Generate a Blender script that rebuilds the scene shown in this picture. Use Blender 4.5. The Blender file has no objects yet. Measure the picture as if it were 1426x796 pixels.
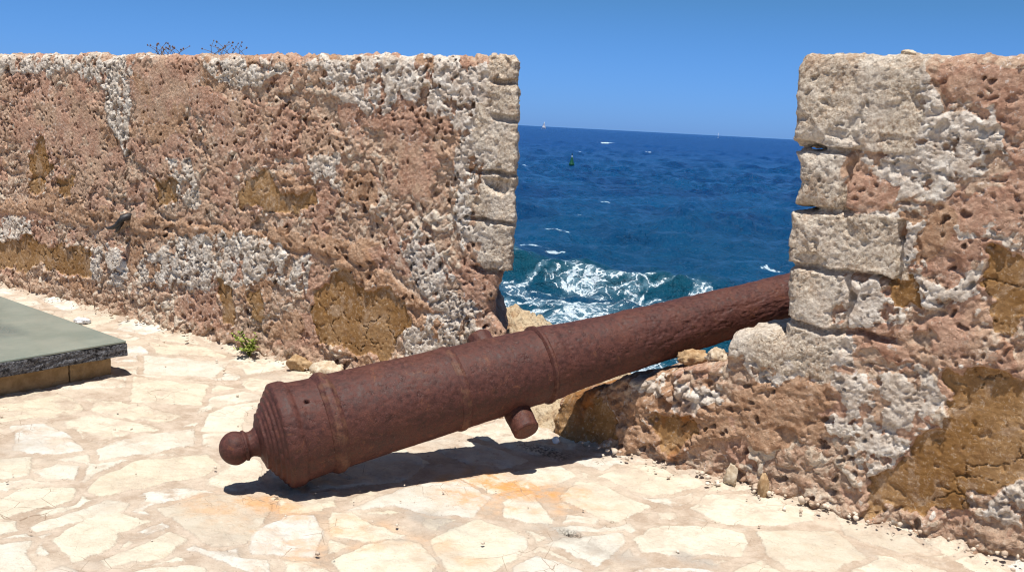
import bpy, math, random
import numpy as np
from mathutils import Vector, Matrix

scene = bpy.context.scene
COL = scene.collection
R_ = math.radians
rng = np.random.default_rng(7)
random.seed(7)

# ------------------------------------------------------------------ measured layout (metres)
# wall frame: s runs along the parapet (left to right), b goes outward through it, z is up
WA = np.array([-2.902, 7.429]); WD = np.array([.8052, -.5930]); WB = np.array([.5930, .8052])
def wpt(s, b, z): 
    return np.stack([WA[0]+WD[0]*s+WB[0]*b, WA[1]+WD[1]*s+WB[1]*b, z+0*s], -1)
WL={'pink': [[(0.051,1.929),(0.883,1.922),(0.947,1.75),(1.194,1.661),(1.768,1.632),(1.973,1.462),(1.778,1.226),(1.348,1.29),(1.043,1.344),(0.804,1.158),(0.553,1.089),(0.112,1.162),(0.026,1.525)],[(-2.645,1.714),(-1.173,1.823),(-1.017,1.657),(-0.595,1.764),(-0.451,1.562),(-0.367,1.021),(-0.573,0.838),(-1.207,1.076),(-1.426,1.239),(-2.692,1.108)],[(2.602,1.658),(2.974,1.678),(3.238,1.62),(3.221,1.483),(3.254,1.344),(2.992,1.342),(2.773,1.295),(2.594,1.45)],[(2.616,1.343),(3.007,1.352),(3.0,1.177),(2.693,1.164)],[(0.964,1.365),(1.347,1.361),(1.275,1.19),(0.965,1.144)],[(-1.527,1.528),(-0.351,1.619),(-0.275,0.754),(-1.223,0.722)],[(0.804,1.747),(2.035,1.597),(2.537,1.405),(2.045,1.244),(1.044,1.272)],[(3.235,0.766),(3.539,0.767),(3.571,0.653),(3.294,0.652)]],'white': [[(-2.623,1.982),(0.803,1.96),(0.051,1.929),(0.031,1.836),(-0.16,1.571),(-0.347,1.779),(-0.645,1.802),(-1.173,1.823),(-2.641,1.758)],[(-0.443,1.858),(0.05,1.862),(0.027,1.577),(0.041,1.316),(-0.026,1.18),(-0.164,1.359),(-0.304,1.567)],[(1.894,1.943),(3.167,1.973),(3.235,1.678),(3.031,1.612),(2.753,1.724),(2.587,1.596),(2.285,1.691),(2.03,1.771)],[(2.973,1.709),(3.169,1.946),(3.568,1.947),(3.603,1.124),(3.539,0.767),(3.224,0.968),(3.102,1.278),(3.242,1.562)],[(0.486,1.212),(0.738,1.263),(0.886,1.089),(0.845,0.911),(0.705,0.898),(0.596,1.042)],[(0.101,0.411),(0.637,0.712),(1.355,0.813),(2.061,0.705),(2.0,0.512),(1.508,0.492),(1.207,0.402),(0.55,0.31),(0.192,0.315)],[(2.79,0.92),(3.012,0.944),(3.24,0.685),(3.453,0.555),(3.306,0.449),(3.033,0.531),(2.857,0.717)],[(1.976,1.373),(2.295,1.391),(2.24,1.17),(1.982,1.15)],[(-1.943,0.594),(-1.227,0.633),(-1.466,0.458),(-1.96,0.31)],[(-0.583,0.497),(0.009,0.509),(-0.044,0.227),(-0.489,0.223)],[(2.814,0.411),(3.249,0.523),(3.51,0.443),(3.263,0.276),(2.881,0.206)],[(0.923,1.941),(1.894,1.943),(1.627,1.808),(1.268,1.733),(1.04,1.799)]],'ochre': [[(-1.369,1.242),(-1.251,1.335),(-1.093,1.141),(-1.043,1.029),(-1.275,0.824),(-1.422,0.854)],[(-0.989,1.004),(-0.743,1.022),(-0.78,0.865),(-0.973,0.861)],[(1.313,1.098),(1.568,1.22),(1.745,1.131),(2.049,1.119),(2.051,1.043),(1.853,0.957),(1.643,0.984),(1.573,0.93),(1.352,0.981)],[(-2.766,0.183),(-1.466,0.458),(-1.236,0.423),(-0.533,0.474),(-0.508,0.249),(-0.911,0.225),(-1.244,0.242),(-2.784,-0.054)],[(2.067,0.522),(2.321,0.647),(2.57,0.592),(2.808,0.539),(2.899,0.425),(2.707,0.174),(2.464,0.174),(2.144,0.163),(2.039,0.332)],[(1.089,0.411),(1.207,0.427),(1.301,0.266),(1.272,0.136),(1.131,0.164)],[(0.292,1.07),(0.638,1.096),(0.595,0.914),(0.423,0.898)],[(1.398,0.428),(1.524,0.446),(1.556,0.256),(1.438,0.213)]],'tan': [[(-2.724,0.703),(-0.783,0.791),(-0.176,0.807),(0.552,0.807),(1.279,0.815),(1.923,0.849),(2.439,0.838),(2.685,0.694),(3.033,0.531),(3.256,0.4),(3.099,0.331),(2.81,0.497),(2.447,0.619),(2.06,0.75),(1.28,0.732),(0.377,0.7),(-0.376,0.643),(-1.225,0.663),(-2.734,0.584)],[(1.674,1.218),(2.047,1.2),(2.113,1.151),(1.746,1.122)]]}
WR={'pink': [[(5.635,1.946),(6.147,1.914),(6.201,1.48),(5.903,1.485),(5.896,1.762),(5.734,1.799),(5.685,1.755)],[(5.34,1.474),(5.571,1.519),(5.562,1.341),(5.356,1.322)],[(5.703,1.354),(6.198,1.507),(6.225,1.294),(5.864,1.139),(5.719,1.209)],[(5.564,0.794),(5.753,0.917),(6.093,0.885),(6.283,0.834),(6.117,0.687),(5.912,0.735),(5.804,0.715),(5.605,0.693)]],'white': [[(5.048,2.011),(5.628,2.008),(5.675,1.598),(5.329,1.57),(5.093,1.566)],[(5.094,1.557),(5.33,1.564),(5.35,1.322),(5.12,1.301)],[(5.098,1.292),(5.69,1.341),(5.704,1.095),(5.122,1.045)],[(5.095,1.048),(5.382,1.072),(5.599,1.015),(5.615,0.865),(5.412,0.794),(5.121,0.785)],[(5.33,1.564),(5.558,1.635),(5.735,1.785),(5.894,1.776),(5.923,1.598),(5.877,1.483),(5.672,1.38),(5.573,1.372),(5.549,1.459),(5.403,1.448)],[(5.338,0.594),(5.533,0.664),(5.78,0.68),(5.862,0.575),(5.772,0.494),(5.747,0.333),(5.684,0.238),(5.537,0.2),(5.433,0.289),(5.361,0.371),(5.444,0.487)],[(4.848,0.723),(5.018,0.801),(5.413,0.784),(5.485,0.686),(5.271,0.614),(5.117,0.485),(4.88,0.575)],[(5.595,1.045),(5.705,1.089),(5.92,1.117),(5.934,1.003),(5.722,0.942)],[(4.376,0.39),(4.872,0.47),(4.883,0.35),(4.705,0.258),(4.383,0.299)],[(5.947,0.198),(6.076,0.251),(6.338,0.392),(6.374,0.111),(5.971,0.112)],[(5.788,1.333),(6.021,1.355),(6.009,1.242),(5.828,1.222)]],'ochre': [[(5.815,0.717),(5.917,0.736),(6.298,0.716),(6.337,0.403),(6.063,0.248),(5.941,0.199),(5.951,0.115),(5.56,0.01),(5.54,0.198),(5.705,0.24),(5.751,0.328),(5.777,0.449),(5.877,0.518)],[(5.936,1.205),(6.228,1.267),(6.262,0.997),(5.995,0.926),(5.94,1.062)],[(3.913,0.162),(4.217,0.264),(4.316,0.097),(4.026,-0.128),(3.832,-0.015)],[(4.474,0.189),(4.705,0.258),(4.785,0.205),(4.603,0.09)],[(5.521,1.05),(5.665,1.069),(5.694,0.938),(5.578,0.935)]],'tan': [[(4.932,0.447),(5.174,0.596),(5.362,0.664),(5.382,0.473),(5.301,0.324),(5.079,0.169),(4.965,0.246)],[(4.259,0.273),(4.468,0.261),(4.885,0.333),(4.968,0.212),(4.606,0.054),(4.322,0.022)]]}
GS=[[(2.518,-1.767),(2.474,-1.531),(2.561,-1.254),(2.777,-1.409),(2.741,-1.659),(2.665,-1.855)],[(2.954,-2.08),(2.848,-1.949),(2.799,-1.74),(2.918,-1.433),(3.1,-1.497),(3.15,-1.627),(3.062,-2.077)],[(2.766,-2.513),(2.793,-2.358),(2.737,-2.214),(2.883,-2.097),(3.016,-2.172),(2.996,-2.458),(2.955,-2.599)],[(2.248,-2.278),(2.409,-2.023),(2.642,-2.155),(2.51,-2.397)],[(2.608,-2.113),(2.572,-1.99),(2.68,-1.941),(2.796,-2.038),(2.691,-2.124)],[(3.144,-2.417),(3.111,-2.078),(3.211,-2.03),(3.272,-2.083),(3.217,-2.431)],[(3.311,-2.424),(3.225,-2.221),(3.268,-2.118),(3.437,-2.076),(3.435,-2.222),(3.533,-2.318),(3.55,-2.476)],[(3.611,-2.407),(3.575,-2.093),(3.69,-2.094),(3.752,-2.25),(3.68,-2.407)],[(3.34,-2.003),(3.373,-1.735),(3.475,-1.646),(3.632,-1.641),(3.76,-1.792),(3.872,-1.962),(3.819,-2.075)],[(2.973,-2.568),(3.058,-2.427),(3.146,-2.472),(3.136,-2.644)],[(3.154,-2.652),(3.279,-2.48),(3.39,-2.554),(3.488,-2.583),(3.55,-2.63),(3.562,-2.841)],[(3.741,-2.461),(3.815,-2.31),(3.872,-2.21),(3.936,-2.185),(4.112,-2.331),(3.881,-2.546)],[(2.631,-1.267),(2.41,-1.061),(2.343,-0.87),(2.423,-0.633),(2.506,-0.9),(2.765,-1.127)],[(3.941,-2.019),(3.796,-1.863),(3.757,-1.693),(3.831,-1.589),(3.983,-1.683),(4.141,-1.869)],[(3.897,-1.462),(3.879,-1.136),(3.997,-0.868),(4.246,-0.935),(4.315,-1.167),(4.16,-1.269),(4.002,-1.293)],[(3.841,-1.517),(3.919,-1.472),(4.088,-1.494),(4.245,-1.489),(4.168,-1.646),(4.016,-1.68)],[(4.192,-1.833),(4.182,-1.66),(4.241,-1.521),(4.347,-1.503),(4.506,-1.587),(4.564,-1.723),(4.357,-1.916)],[(4.338,-1.456),(4.316,-1.289),(4.341,-1.157),(4.539,-1.149),(4.694,-1.358),(4.683,-1.57),(4.636,-1.656),(4.482,-1.559)],[(4.002,-0.857),(4.08,-0.642),(4.233,-0.345),(4.353,-0.425),(4.34,-0.6),(4.23,-0.911)],[(4.424,-0.372),(4.468,-0.108),(4.54,-0.076),(4.874,-0.076),(4.825,-0.287),(4.75,-0.414)],[(4.451,-0.709),(4.392,-0.48),(4.482,-0.447),(4.816,-0.534),(4.79,-0.821),(4.494,-0.75)],[(4.311,-0.946),(4.342,-0.765),(4.448,-0.86),(4.579,-0.951),(4.606,-0.998),(4.561,-1.056),(4.414,-1.081)],[(4.631,-0.96),(4.597,-0.872),(4.715,-0.819),(4.743,-0.866)],[(4.502,-0.808),(4.497,-0.754),(4.582,-0.794),(4.576,-0.825)],[(4.946,-0.425),(4.93,-0.237),(5.005,-0.139),(5.241,-0.019),(5.347,-0.035),(5.417,-0.182),(5.347,-0.314),(5.228,-0.428),(5.106,-0.503)],[(4.932,-0.91),(4.931,-0.743),(5.02,-0.628),(5.143,-0.539),(5.247,-0.511),(5.296,-0.603),(5.327,-0.731),(5.16,-0.901),(5.025,-0.992)],[(5.274,-0.467),(5.365,-0.359),(5.515,-0.215),(5.706,-0.375),(5.648,-0.641),(5.51,-0.728),(5.395,-0.66)],[(4.695,-1.176),(4.715,-1.077),(4.872,-0.871),(4.923,-0.958),(4.955,-1.205),(4.807,-1.173)],[(4.802,-1.53),(4.718,-1.405),(4.732,-1.282),(4.841,-1.265),(4.955,-1.275),(5.006,-1.34)],[(4.478,-1.165),(4.585,-1.173),(4.66,-1.235),(4.685,-1.436)],[(4.875,-0.587),(4.921,-0.511),(4.954,-0.573),(4.92,-0.636)],[(5.967,-0.156),(6.043,-0.009),(6.164,-0.114),(6.1,-0.218)],[(1.464,-0.905),(1.893,-0.68),(2.239,-0.982),(1.922,-1.22)],[(1.028,-0.548),(1.544,-0.256),(1.783,-0.547),(1.431,-0.811)],[(3.332,-1.22),(3.516,-0.731),(3.758,-0.789),(3.827,-1.063),(3.6,-1.415)],[(5.446,-0.042),(5.696,-0.052),(5.887,-0.119),(5.785,-0.263),(5.57,-0.224)]]

# ------------------------------------------------------------------ noise toolkit (numpy)
def h2(ix, iy, seed):
    a = (ix.astype(np.int64)*374761393 + iy.astype(np.int64)*668265263 + seed*982451653) & 0xFFFFFFFF
    a = ((a ^ (a >> 13))*1274126177) & 0xFFFFFFFF
    a = ((a ^ (a >> 16))*2246822519) & 0xFFFFFFFF
    return ((a ^ (a >> 15)) & 0xFFFFFF)/float(0xFFFFFF)
def vnoise(x, y, seed=0):
    ix = np.floor(x); iy = np.floor(y); fx = x-ix; fy = y-iy
    ux = fx*fx*fx*(fx*(fx*6-15)+10); uy = fy*fy*fy*(fy*(fy*6-15)+10)
    def g(ox, oy):
        t = h2(ix+ox, iy+oy, seed)*6.2831853
        return np.cos(t)*(fx-ox)+np.sin(t)*(fy-oy)
    a = g(0,0)+(g(1,0)-g(0,0))*ux; b = g(0,1)+(g(1,1)-g(0,1))*ux
    return (a+(b-a)*uy)*1.5
def fbm(x, y, o=4, seed=0, gain=.5):
    r = 0; a = 1.
    for i in range(o):
        r = r+a*vnoise(x, y, seed+i*17); x = x*2.03+3.1; y = y*2.03-1.7; a *= gain
    return r
def ridge(x, y, o=3, seed=0):
    r = 0; a = 1.
    for i in range(o):
        r = r+a*(1-2*np.abs(vnoise(x, y, seed+i*13))); x = x*2.1+5; y = y*2.1+2; a *= .5
    return r/1.75
def worley(x, y, seed=0, jit=.95):
    ix = np.floor(x); iy = np.floor(y)
    f1 = np.full(x.shape, 9.); f2 = np.full(x.shape, 9.); idv = np.zeros(x.shape)
    for ox in (-1,0,1):
        for oy in (-1,0,1):
            cx = ix+ox; cy = iy+oy
            px = cx+.5+jit*(h2(cx,cy,seed)-.5); py = cy+.5+jit*(h2(cx,cy,seed+1)-.5)
            d = np.hypot(x-px, y-py)
            n1 = d < f1
            f2 = np.where(n1, f1, np.minimum(f2, d)); idv = np.where(n1, h2(cx,cy,seed+2), idv); f1 = np.where(n1, d, f1)
    return f1, f2, idv
def facets(x, y, seed=0, jit=.9):           # like worley, with a tilted flat face per cell
    ix = np.floor(x); iy = np.floor(y)
    f1 = np.full(x.shape, 9.); f2 = np.full(x.shape, 9.); idv = np.zeros(x.shape); pl = np.zeros(x.shape)
    for ox in (-1,0,1):
        for oy in (-1,0,1):
            cx = ix+ox; cy = iy+oy
            dx = x-(cx+.5+jit*(h2(cx,cy,seed)-.5)); dy = y-(cy+.5+jit*(h2(cx,cy,seed+1)-.5))
            d = np.hypot(dx, dy*1.15); n1 = d < f1
            f2 = np.where(n1, f1, np.minimum(f2, d)); idv = np.where(n1, h2(cx,cy,seed+2), idv)
            pl = np.where(n1, dx*(h2(cx,cy,seed+3)-.5)*2+dy*(h2(cx,cy,seed+4)-.62)*2, pl); f1 = np.where(n1, d, f1)
    return f1, f2, idv, pl
def sst(e0, e1, x):
    t = np.clip((x-e0)/(e1-e0), 0, 1); return t*t*(3-2*t)
def poly_sd(x, y, P):                       # signed distance, positive inside
    P = np.array(P); d = np.full(x.shape, 1e9); ins = np.zeros(x.shape, bool)
    for i in range(len(P)):
        a = P[i]; b = P[(i+1) % len(P)]; e = b-a; L = max(e@e, 1e-12)
        t = np.clip(((x-a[0])*e[0]+(y-a[1])*e[1])/L, 0, 1)
        d = np.minimum(d, np.hypot(x-a[0]-t*e[0], y-a[1]-t*e[1]))
        c = (a[1] > y) != (b[1] > y)
        with np.errstate(divide='ignore', invalid='ignore'):
            xi = (b[0]-a[0])*(y-a[1])/(b[1]-a[1]+1e-12)+a[0]
        ins ^= c & (x < xi)
    return np.where(ins, d, -d)
def polys_sd(x, y, polys, pad=.25):
    out = np.full(x.shape, -1.); idx = np.full(x.shape, -1)
    for k, P in enumerate(polys):
        a = np.array(P); lo = a.min(0)-pad; hi = a.max(0)+pad
        m = (x > lo[0]) & (x < hi[0]) & (y > lo[1]) & (y < hi[1])
        if not m.any(): continue
        v = poly_sd(x[m], y[m], P); o = out[m]; j = idx[m]
        j = np.where(v > o, k, j); out[m] = np.maximum(o, v); idx[m] = j
    return out, idx

# ------------------------------------------------------------------ mesh helpers
def link(o, parent=None):
    COL.objects.link(o)
    if parent is not None: o.parent = parent
    return o
def mesh_np(name, V, F, mat=None, parent=None, smooth=True, attrs=None, tris=False):
    me = bpy.data.meshes.new(name)
    V = np.ascontiguousarray(V, np.float32); F = np.ascontiguousarray(F, np.int32)
    k = F.shape[1]
    me.vertices.add(len(V)); me.vertices.foreach_set('co', V.ravel())
    me.loops.add(F.size); me.loops.foreach_set('vertex_index', F.ravel())
    me.polygons.add(len(F)); me.polygons.foreach_set('loop_start', np.arange(0, F.size, k, dtype=np.int32))
    if smooth: me.polygons.foreach_set('use_smooth', np.ones(len(F), bool))
    me.update(calc_edges=True); me.validate()
    for n, a in (attrs or {}).items():
        at = me.attributes.new(n, 'FLOAT', 'POINT'); at.data.foreach_set('value', np.ascontiguousarray(a, np.float32))
    if mat: me.materials.append(mat)
    return link(bpy.data.objects.new(name, me), parent)
def mesh_py(name, V, F, mat=None, parent=None, smooth=True):
    me = bpy.data.meshes.new(name); me.from_pydata([tuple(map(float, v)) for v in V], [], [tuple(map(int, f)) for f in F]); me.update()
    if smooth: me.polygons.foreach_set('use_smooth', [True]*len(me.polygons))
    if mat: me.materials.append(mat)
    return link(bpy.data.objects.new(name, me), parent)
def tag(o, label=None, cat=None, group=None, kind=None):
    if label: o['label'] = label
    if cat: o['category'] = cat
    if group: o['group'] = group
    if kind: o['kind'] = kind
    return o
def empty(name, loc=(0,0,0)):
    o = bpy.data.objects.new(name, None); o.empty_display_size = .2; o.location = loc
    return link(o)
def grid_faces(nu, nv):
    i = np.arange(nu*nv).reshape(nv, nu)
    return np.stack([i[:-1,:-1].ravel(), i[:-1,1:].ravel(), i[1:,1:].ravel(), i[1:,:-1].ravel()], 1)

# ------------------------------------------------------------------ node helpers
class NT:
    def __init__(s, name):
        s.m = bpy.data.materials.new(name); s.m.use_nodes = True; s.t = s.m.node_tree; s.t.nodes.clear()
        s.out = s.t.nodes.new('ShaderNodeOutputMaterial'); s.b = s.n('ShaderNodeBsdfPrincipled')
        s.l(s.b.outputs[0], s.out.inputs[0])
    def n(s, ty, **k):
        x = s.t.nodes.new(ty)
        for a, v in k.items(): setattr(x, a, v)
        return x
    def l(s, a, b): s.t.links.new(a, b)
    def put(s, sock, v):
        if hasattr(v, 'is_output') or hasattr(v, 'links'): s.l(v, sock)
        else: sock.default_value = v
    def attr(s, name): return s.n('ShaderNodeAttribute', attribute_name=name).outputs['Fac']
    def obj(s): return s.n('ShaderNodeTexCoord').outputs['Object']
    def noise(s, sc, det=4, rough=.55, vec=None, dist=0):
        x = s.n('ShaderNodeTexNoise'); x.inputs['Scale'].default_value = sc; x.inputs['Detail'].default_value = det
        x.inputs['Roughness'].default_value = rough; x.inputs['Distortion'].default_value = dist
        s.l(vec if vec is not None else s.obj(), x.inputs['Vector']); return x.outputs['Fac']
    def voro(s, sc, feature='F1', out='Distance', vec=None):
        x = s.n('ShaderNodeTexVoronoi', feature=feature); x.inputs['Scale'].default_value = sc
        s.l(vec if vec is not None else s.obj(), x.inputs['Vector']); return x.outputs[out]
    def math(s, op, a, b=0., c=0., clamp=False):
        x = s.n('ShaderNodeMath', operation=op, use_clamp=clamp); s.put(x.inputs[0], a); s.put(x.inputs[1], b); s.put(x.inputs[2], c); return x.outputs[0]
    def mr(s, v, a, b, c=0., d=1., smooth=True):
        x = s.n('ShaderNodeMapRange', interpolation_type='SMOOTHSTEP' if smooth else 'LINEAR')
        s.put(x.inputs[0], v)
        for i, q in enumerate((a, b, c, d)): s.put(x.inputs[1+i], q)
        return x.outputs[0]
    def mix(s, f, a, b, mode='MIX'):
        x = s.n('ShaderNodeMix', data_type='RGBA', blend_type=mode, clamp_factor=True)
        s.put(x.inputs[0], f)
        for i, v in ((6, a), (7, b)):
            if isinstance(v, tuple): v = (*v, 1)[:4]
            s.put(x.inputs[i], v)
        return x.outputs[2]
    def ramp(s, f, stops):
        x = s.n('ShaderNodeValToRGB'); s.put(x.inputs[0], f); e = x.color_ramp.elements
        while len(e) < len(stops): e.new(.5)
        for i, (p, c) in enumerate(stops): e[i].position = p; e[i].color = (*c, 1)
        return x.outputs[0]
    def bump(s, h, st=.5, d=.01, normal=None):
        x = s.n('ShaderNodeBump'); x.inputs['Strength'].default_value = st; x.inputs['Distance'].default_value = d
        s.put(x.inputs['Height'], h)
        if normal is not None: s.l(normal, x.inputs['Normal'])
        return x.outputs[0]
    def fin(s, col, rough=.85, nrm=None, spec=.3, metal=0.):
        if isinstance(col, tuple): col = (*col, 1)[:4]
        s.put(s.b.inputs['Base Color'], col); s.put(s.b.inputs['Roughness'], rough); s.put(s.b.inputs['Metallic'], metal)
        s.put(s.b.inputs['Specular IOR Level'], spec)
        if nrm is not None: s.l(nrm, s.b.inputs['Normal'])
        return s.m

# ------------------------------------------------------------------ materials
def mat_wall():
    t = NT('weathered_masonry')
    cell = t.attr('cell'); big = t.noise(3.1, 5, .6); mid = t.noise(17, 5, .65); fine = t.noise(95, 4, .7)
    v = t.math('ADD', t.math('MULTIPLY', cell, .62), t.math('MULTIPLY', mid, .5))
    base = t.ramp(v, [(.10,(.30,.17,.105)), (.26,(.46,.30,.20)), (.42,(.57,.415,.295)), (.55,(.43,.257,.168)), (.68,(.65,.515,.38)), (.80,(.71,.615,.495)), (.93,(.52,.34,.23))])
    # pink lime plaster with brick dust
    pink = t.mix(t.mr(mid, .3, .7), (.43,.234,.155), (.575,.362,.252))
    pink = t.mix(t.math('MULTIPLY', t.mr(big, .46, .62), .75), pink, (.57,.39,.26))
    pink = t.mix(t.math('MULTIPLY', t.mr(t.noise(6.5, 6, .75, dist=.8), .54, .66), .7), pink, (.34,.165,.095))
    pink = t.mix(t.math('MULTIPLY', t.mr(t.noise(4.2, 7, .8), .56, .64), .65), pink, (.66,.55,.43))
    c = t.mix(t.mr(t.math('ADD', t.attr('pink'), t.math('MULTIPLY', t.math('SUBTRACT', mid, .5), .9)), .46, .54), base, pink)
    tan = t.mix(t.mr(mid, .3, .72), (.38,.21,.118), (.56,.365,.235))
    c = t.mix(t.mr(t.math('ADD', t.attr('tan'), t.math('MULTIPLY', t.math('SUBTRACT', mid, .5), .5)), .40, .60), c, tan)
    och = t.mix(t.mr(big, .38, .64), (.255,.130,.040), (.365,.215,.095))
    och = t.mix(t.math('MULTIPLY', t.mr(t.noise(7, 7, .78, dist=.7), .50, .62), .75), och, (.43,.30,.195))
    och = t.mix(t.math('MULTIPLY', t.mr(mid, .45, .72), .5), och, (.20,.098,.038))
    c = t.mix(t.mr(t.math('ADD', t.attr('ochre'), t.math('ADD', t.math('MULTIPLY', t.math('SUBTRACT', fine, .5), .3), t.math('MULTIPLY', t.math('SUBTRACT', mid, .5), 1.1))), .36, .58), c, och)
    wht = t.mix(t.mr(mid, .34, .68), (.58,.475,.375), (.86,.795,.695))
    wht = t.mix(t.math('MULTIPLY', t.mr(big, .48, .64), .55), wht, (.62,.51,.40))
    wm = t.math('ADD', t.attr('white'), t.math('MULTIPLY', t.math('SUBTRACT', mid, .5), 1.1))
    c = t.mix(t.math('MULTIPLY', t.mr(wm, .46, .58), .92), c, wht)
    # quoin stones: warm weathered limestone with pits
    qs = t.mix(t.mr(fine, .36, .62), (.40,.285,.19), (.74,.64,.50))
    qs = t.mix(t.math('MULTIPLY', t.mr(big, .44, .62), .55), qs, (.76,.70,.61))
    qs = t.mix(t.math('MULTIPLY', t.mr(t.noise(5, 7, .8), .53, .62), .6), qs, (.36,.235,.145))
    c = t.mix(t.math('MULTIPLY', t.mr(t.math('ADD', t.attr('quoin'), t.math('MULTIPLY', t.math('SUBTRACT', mid, .5), .8)), .40, .62), .85), c, qs)
    mo2 = t.noise(52, 6, .78, dist=.4)
    c = t.mix(t.mr(mo2, .56, .38, 0, .50), c, t.mix(.5, c, (.09,.05,.033)))
    c = t.mix(t.math('MULTIPLY', t.mr(mo2, .54, .68), .45), c, (.74,.64,.51))
    # salt bloom in small scabs
    sb = t.math('MULTIPLY', t.mr(t.noise(26, 6, .75, dist=.6), .57, .66), t.attr('salt'))
    c = t.mix(t.math('MULTIPLY', sb, .85), c, (.74,.68,.62))
    # black and grey specks of lichen
    c = t.mix(t.math('MULTIPLY', t.mr(t.noise(150, 2, .5), .66, .74), .55), c, (.09,.065,.05))
    # rust washed down from the gun
    c = t.mix(t.attr('rust'), c, t.mix(t.mr(mid, .35, .65), (.10,.036,.014), (.36,.125,.026)))
    rough_amt = t.math('SUBTRACT', 1., t.math('MULTIPLY', t.attr('ochre'), .75))
    hgt = t.math('ADD', t.math('MULTIPLY', t.noise(80, 6, .75), .8), t.math('ADD', t.math('MULTIPLY', t.voro(40), .55), t.math('MULTIPLY', t.mr(t.noise(33, 3, .6), .40, .30), -.6)))
    hgt = t.math('MULTIPLY', hgt, rough_amt)
    return t.fin(c, .92, t.bump(hgt, .8, .020), .2)

def mat_ground():
    t = NT('crazy_paving')
    sd = t.attr('sd'); rnd = t.attr('rnd'); fade = t.attr('fade')
    big = t.noise(1.3, 5, .6); mid = t.noise(9, 6, .65); fine = t.noise(60, 5, .7)
    e = t.math('ADD', sd, t.math('MULTIPLY', t.math('SUBTRACT', mid, .5), .030))
    e = t.math('ADD', e, t.math('MULTIPLY', t.math('SUBTRACT', fine, .5), .022))
    m = t.mr(e, -.004, .005)
    st = t.ramp(rnd, [(0,(.59,.555,.48)), (.25,(.65,.60,.485)), (.5,(.60,.53,.40)), (.72,(.65,.64,.59)), (.9,(.52,.455,.36)), (1,(.66,.605,.475))])
    st = t.mix(t.math('MULTIPLY', t.mr(mid, .42, .72), .55), st, (.47,.37,.26))
    st = t.mix(t.math('MULTIPLY', t.mr(fine, .54, .74), .4), st, (.68,.63,.53))
    mo = t.mix(t.mr(mid, .36, .66), (.405,.31,.23), (.54,.445,.35))
    mo = t.mix(t.math('MULTIPLY', t.mr(fine, .52, .7), .5), mo, (.58,.48,.37))
    # worn blend: cement smeared over the stones
    m2 = t.math('MULTIPLY', m, t.math('SUBTRACT', 1., t.math('MULTIPLY', fade, t.mr(t.noise(5.5, 6, .7), .44, .60))))
    c = t.mix(m2, mo, st)
    dust = t.math('MULTIPLY', t.mr(t.noise(2.6, 6, .65), .48, .64), .35)
    c = t.mix(dust, c, (.66,.58,.46))
    ora = t.math('MULTIPLY', t.attr('stain'), t.mr(mid, .34, .62))
    c = t.mix(ora, c, (.60,.30,.105))
    c = t.mix(t.math('MULTIPLY', t.attr('grey'), t.mr(mid, .3, .6)), c, (.37,.325,.275))
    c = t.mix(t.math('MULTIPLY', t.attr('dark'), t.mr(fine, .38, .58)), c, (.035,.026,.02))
    c = t.mix(t.math('MULTIPLY', t.mr(t.noise(130, 3, .6), .66, .73), .6), c, (.14,.10,.075))
    cr = t.voro(7.5, 'DISTANCE_TO_EDGE'); 
    c = t.mix(t.math('MULTIPLY', t.mr(cr, .012, .0), t.mr(t.noise(2.2, 2), .54, .62)), c, (.26,.185,.125))
    g2 = t.noise(34, 7, .8, dist=.5)
    c = t.mix(t.mr(g2, .48, .32, 0, .5), c, t.mix(.45, c, (.20,.145,.10)))
    c = t.mix(t.math('MULTIPLY', t.mr(g2, .56, .70), .35), c, (.70,.65,.55))
    pk = t.math('MULTIPLY', t.mr(t.voro(70), .16, .07), t.mr(t.noise(3.3, 4), .46, .60))
    c = t.mix(t.math('MULTIPLY', pk, .6), c, (.15,.11,.08))
    c = t.mix(t.math('MULTIPLY', t.mr(t.noise(1.9, 6, .7), .54, .66), .38), c, (.42,.365,.30))
    hgt = t.math('ADD', t.math('MULTIPLY', mid, .8), t.math('ADD', t.math('MULTIPLY', fine, .6), t.math('MULTIPLY', m, .12)))
    return t.fin(c, .9, t.bump(hgt, .7, .022), .25)

def mat_rust(worn=0.):
    t = NT('rusted_iron')
    a = t.noise(5, 6, .65); b = t.noise(38, 6, .7); f = t.noise(160, 4, .7)
    c = t.mix(t.mr(b, .32, .68), (.048,.0165,.0125), (.108,.038,.029))
    c = t.mix(t.math('MULTIPLY', t.mr(a, .46, .66), .4), c, (.128,.044,.026))
    c = t.mix(t.math('MULTIPLY', t.mr(t.noise(11, 6, .75, dist=1.), .60, .74), .55), c, (.23,.082,.026))
    c = t.mix(t.math('MULTIPLY', t.mr(f, .60, .74), t.mr(t.noise(3.2, 4, .6), .44, .62, .15, .8)), c, (.25,.175,.15))
    c = t.mix(t.math('MULTIPLY', t.mr(b, .40, .28), .45), c, (.024,.010,.008))
    c = t.mix(t.math('MULTIPLY', t.mr(t.noise(230, 3, .7), .52, .40), .45), c, (.020,.008,.007))
    c = t.mix(t.math('MULTIPLY', t.mr(t.noise(8, 7, .8, dist=1.4), .57, .66), .45), c, (.20,.085,.040))
    if worn: c = t.mix(t.math('MULTIPLY', t.mr(t.noise(14, 5, .7), .46, .60), worn), c, (.27,.145,.075))
    r = t.mr(b, .3, .7, .50, .78)
    h = t.math('ADD', t.math('MULTIPLY', b, .9), t.math('MULTIPLY', f, .35))
    h = t.math('ADD', h, t.math('MULTIPLY', t.mr(t.noise(24, 4, .6), .42, .34), -.8))
    return t.fin(c, r, t.bump(h, .42, .007), .30)

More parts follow.
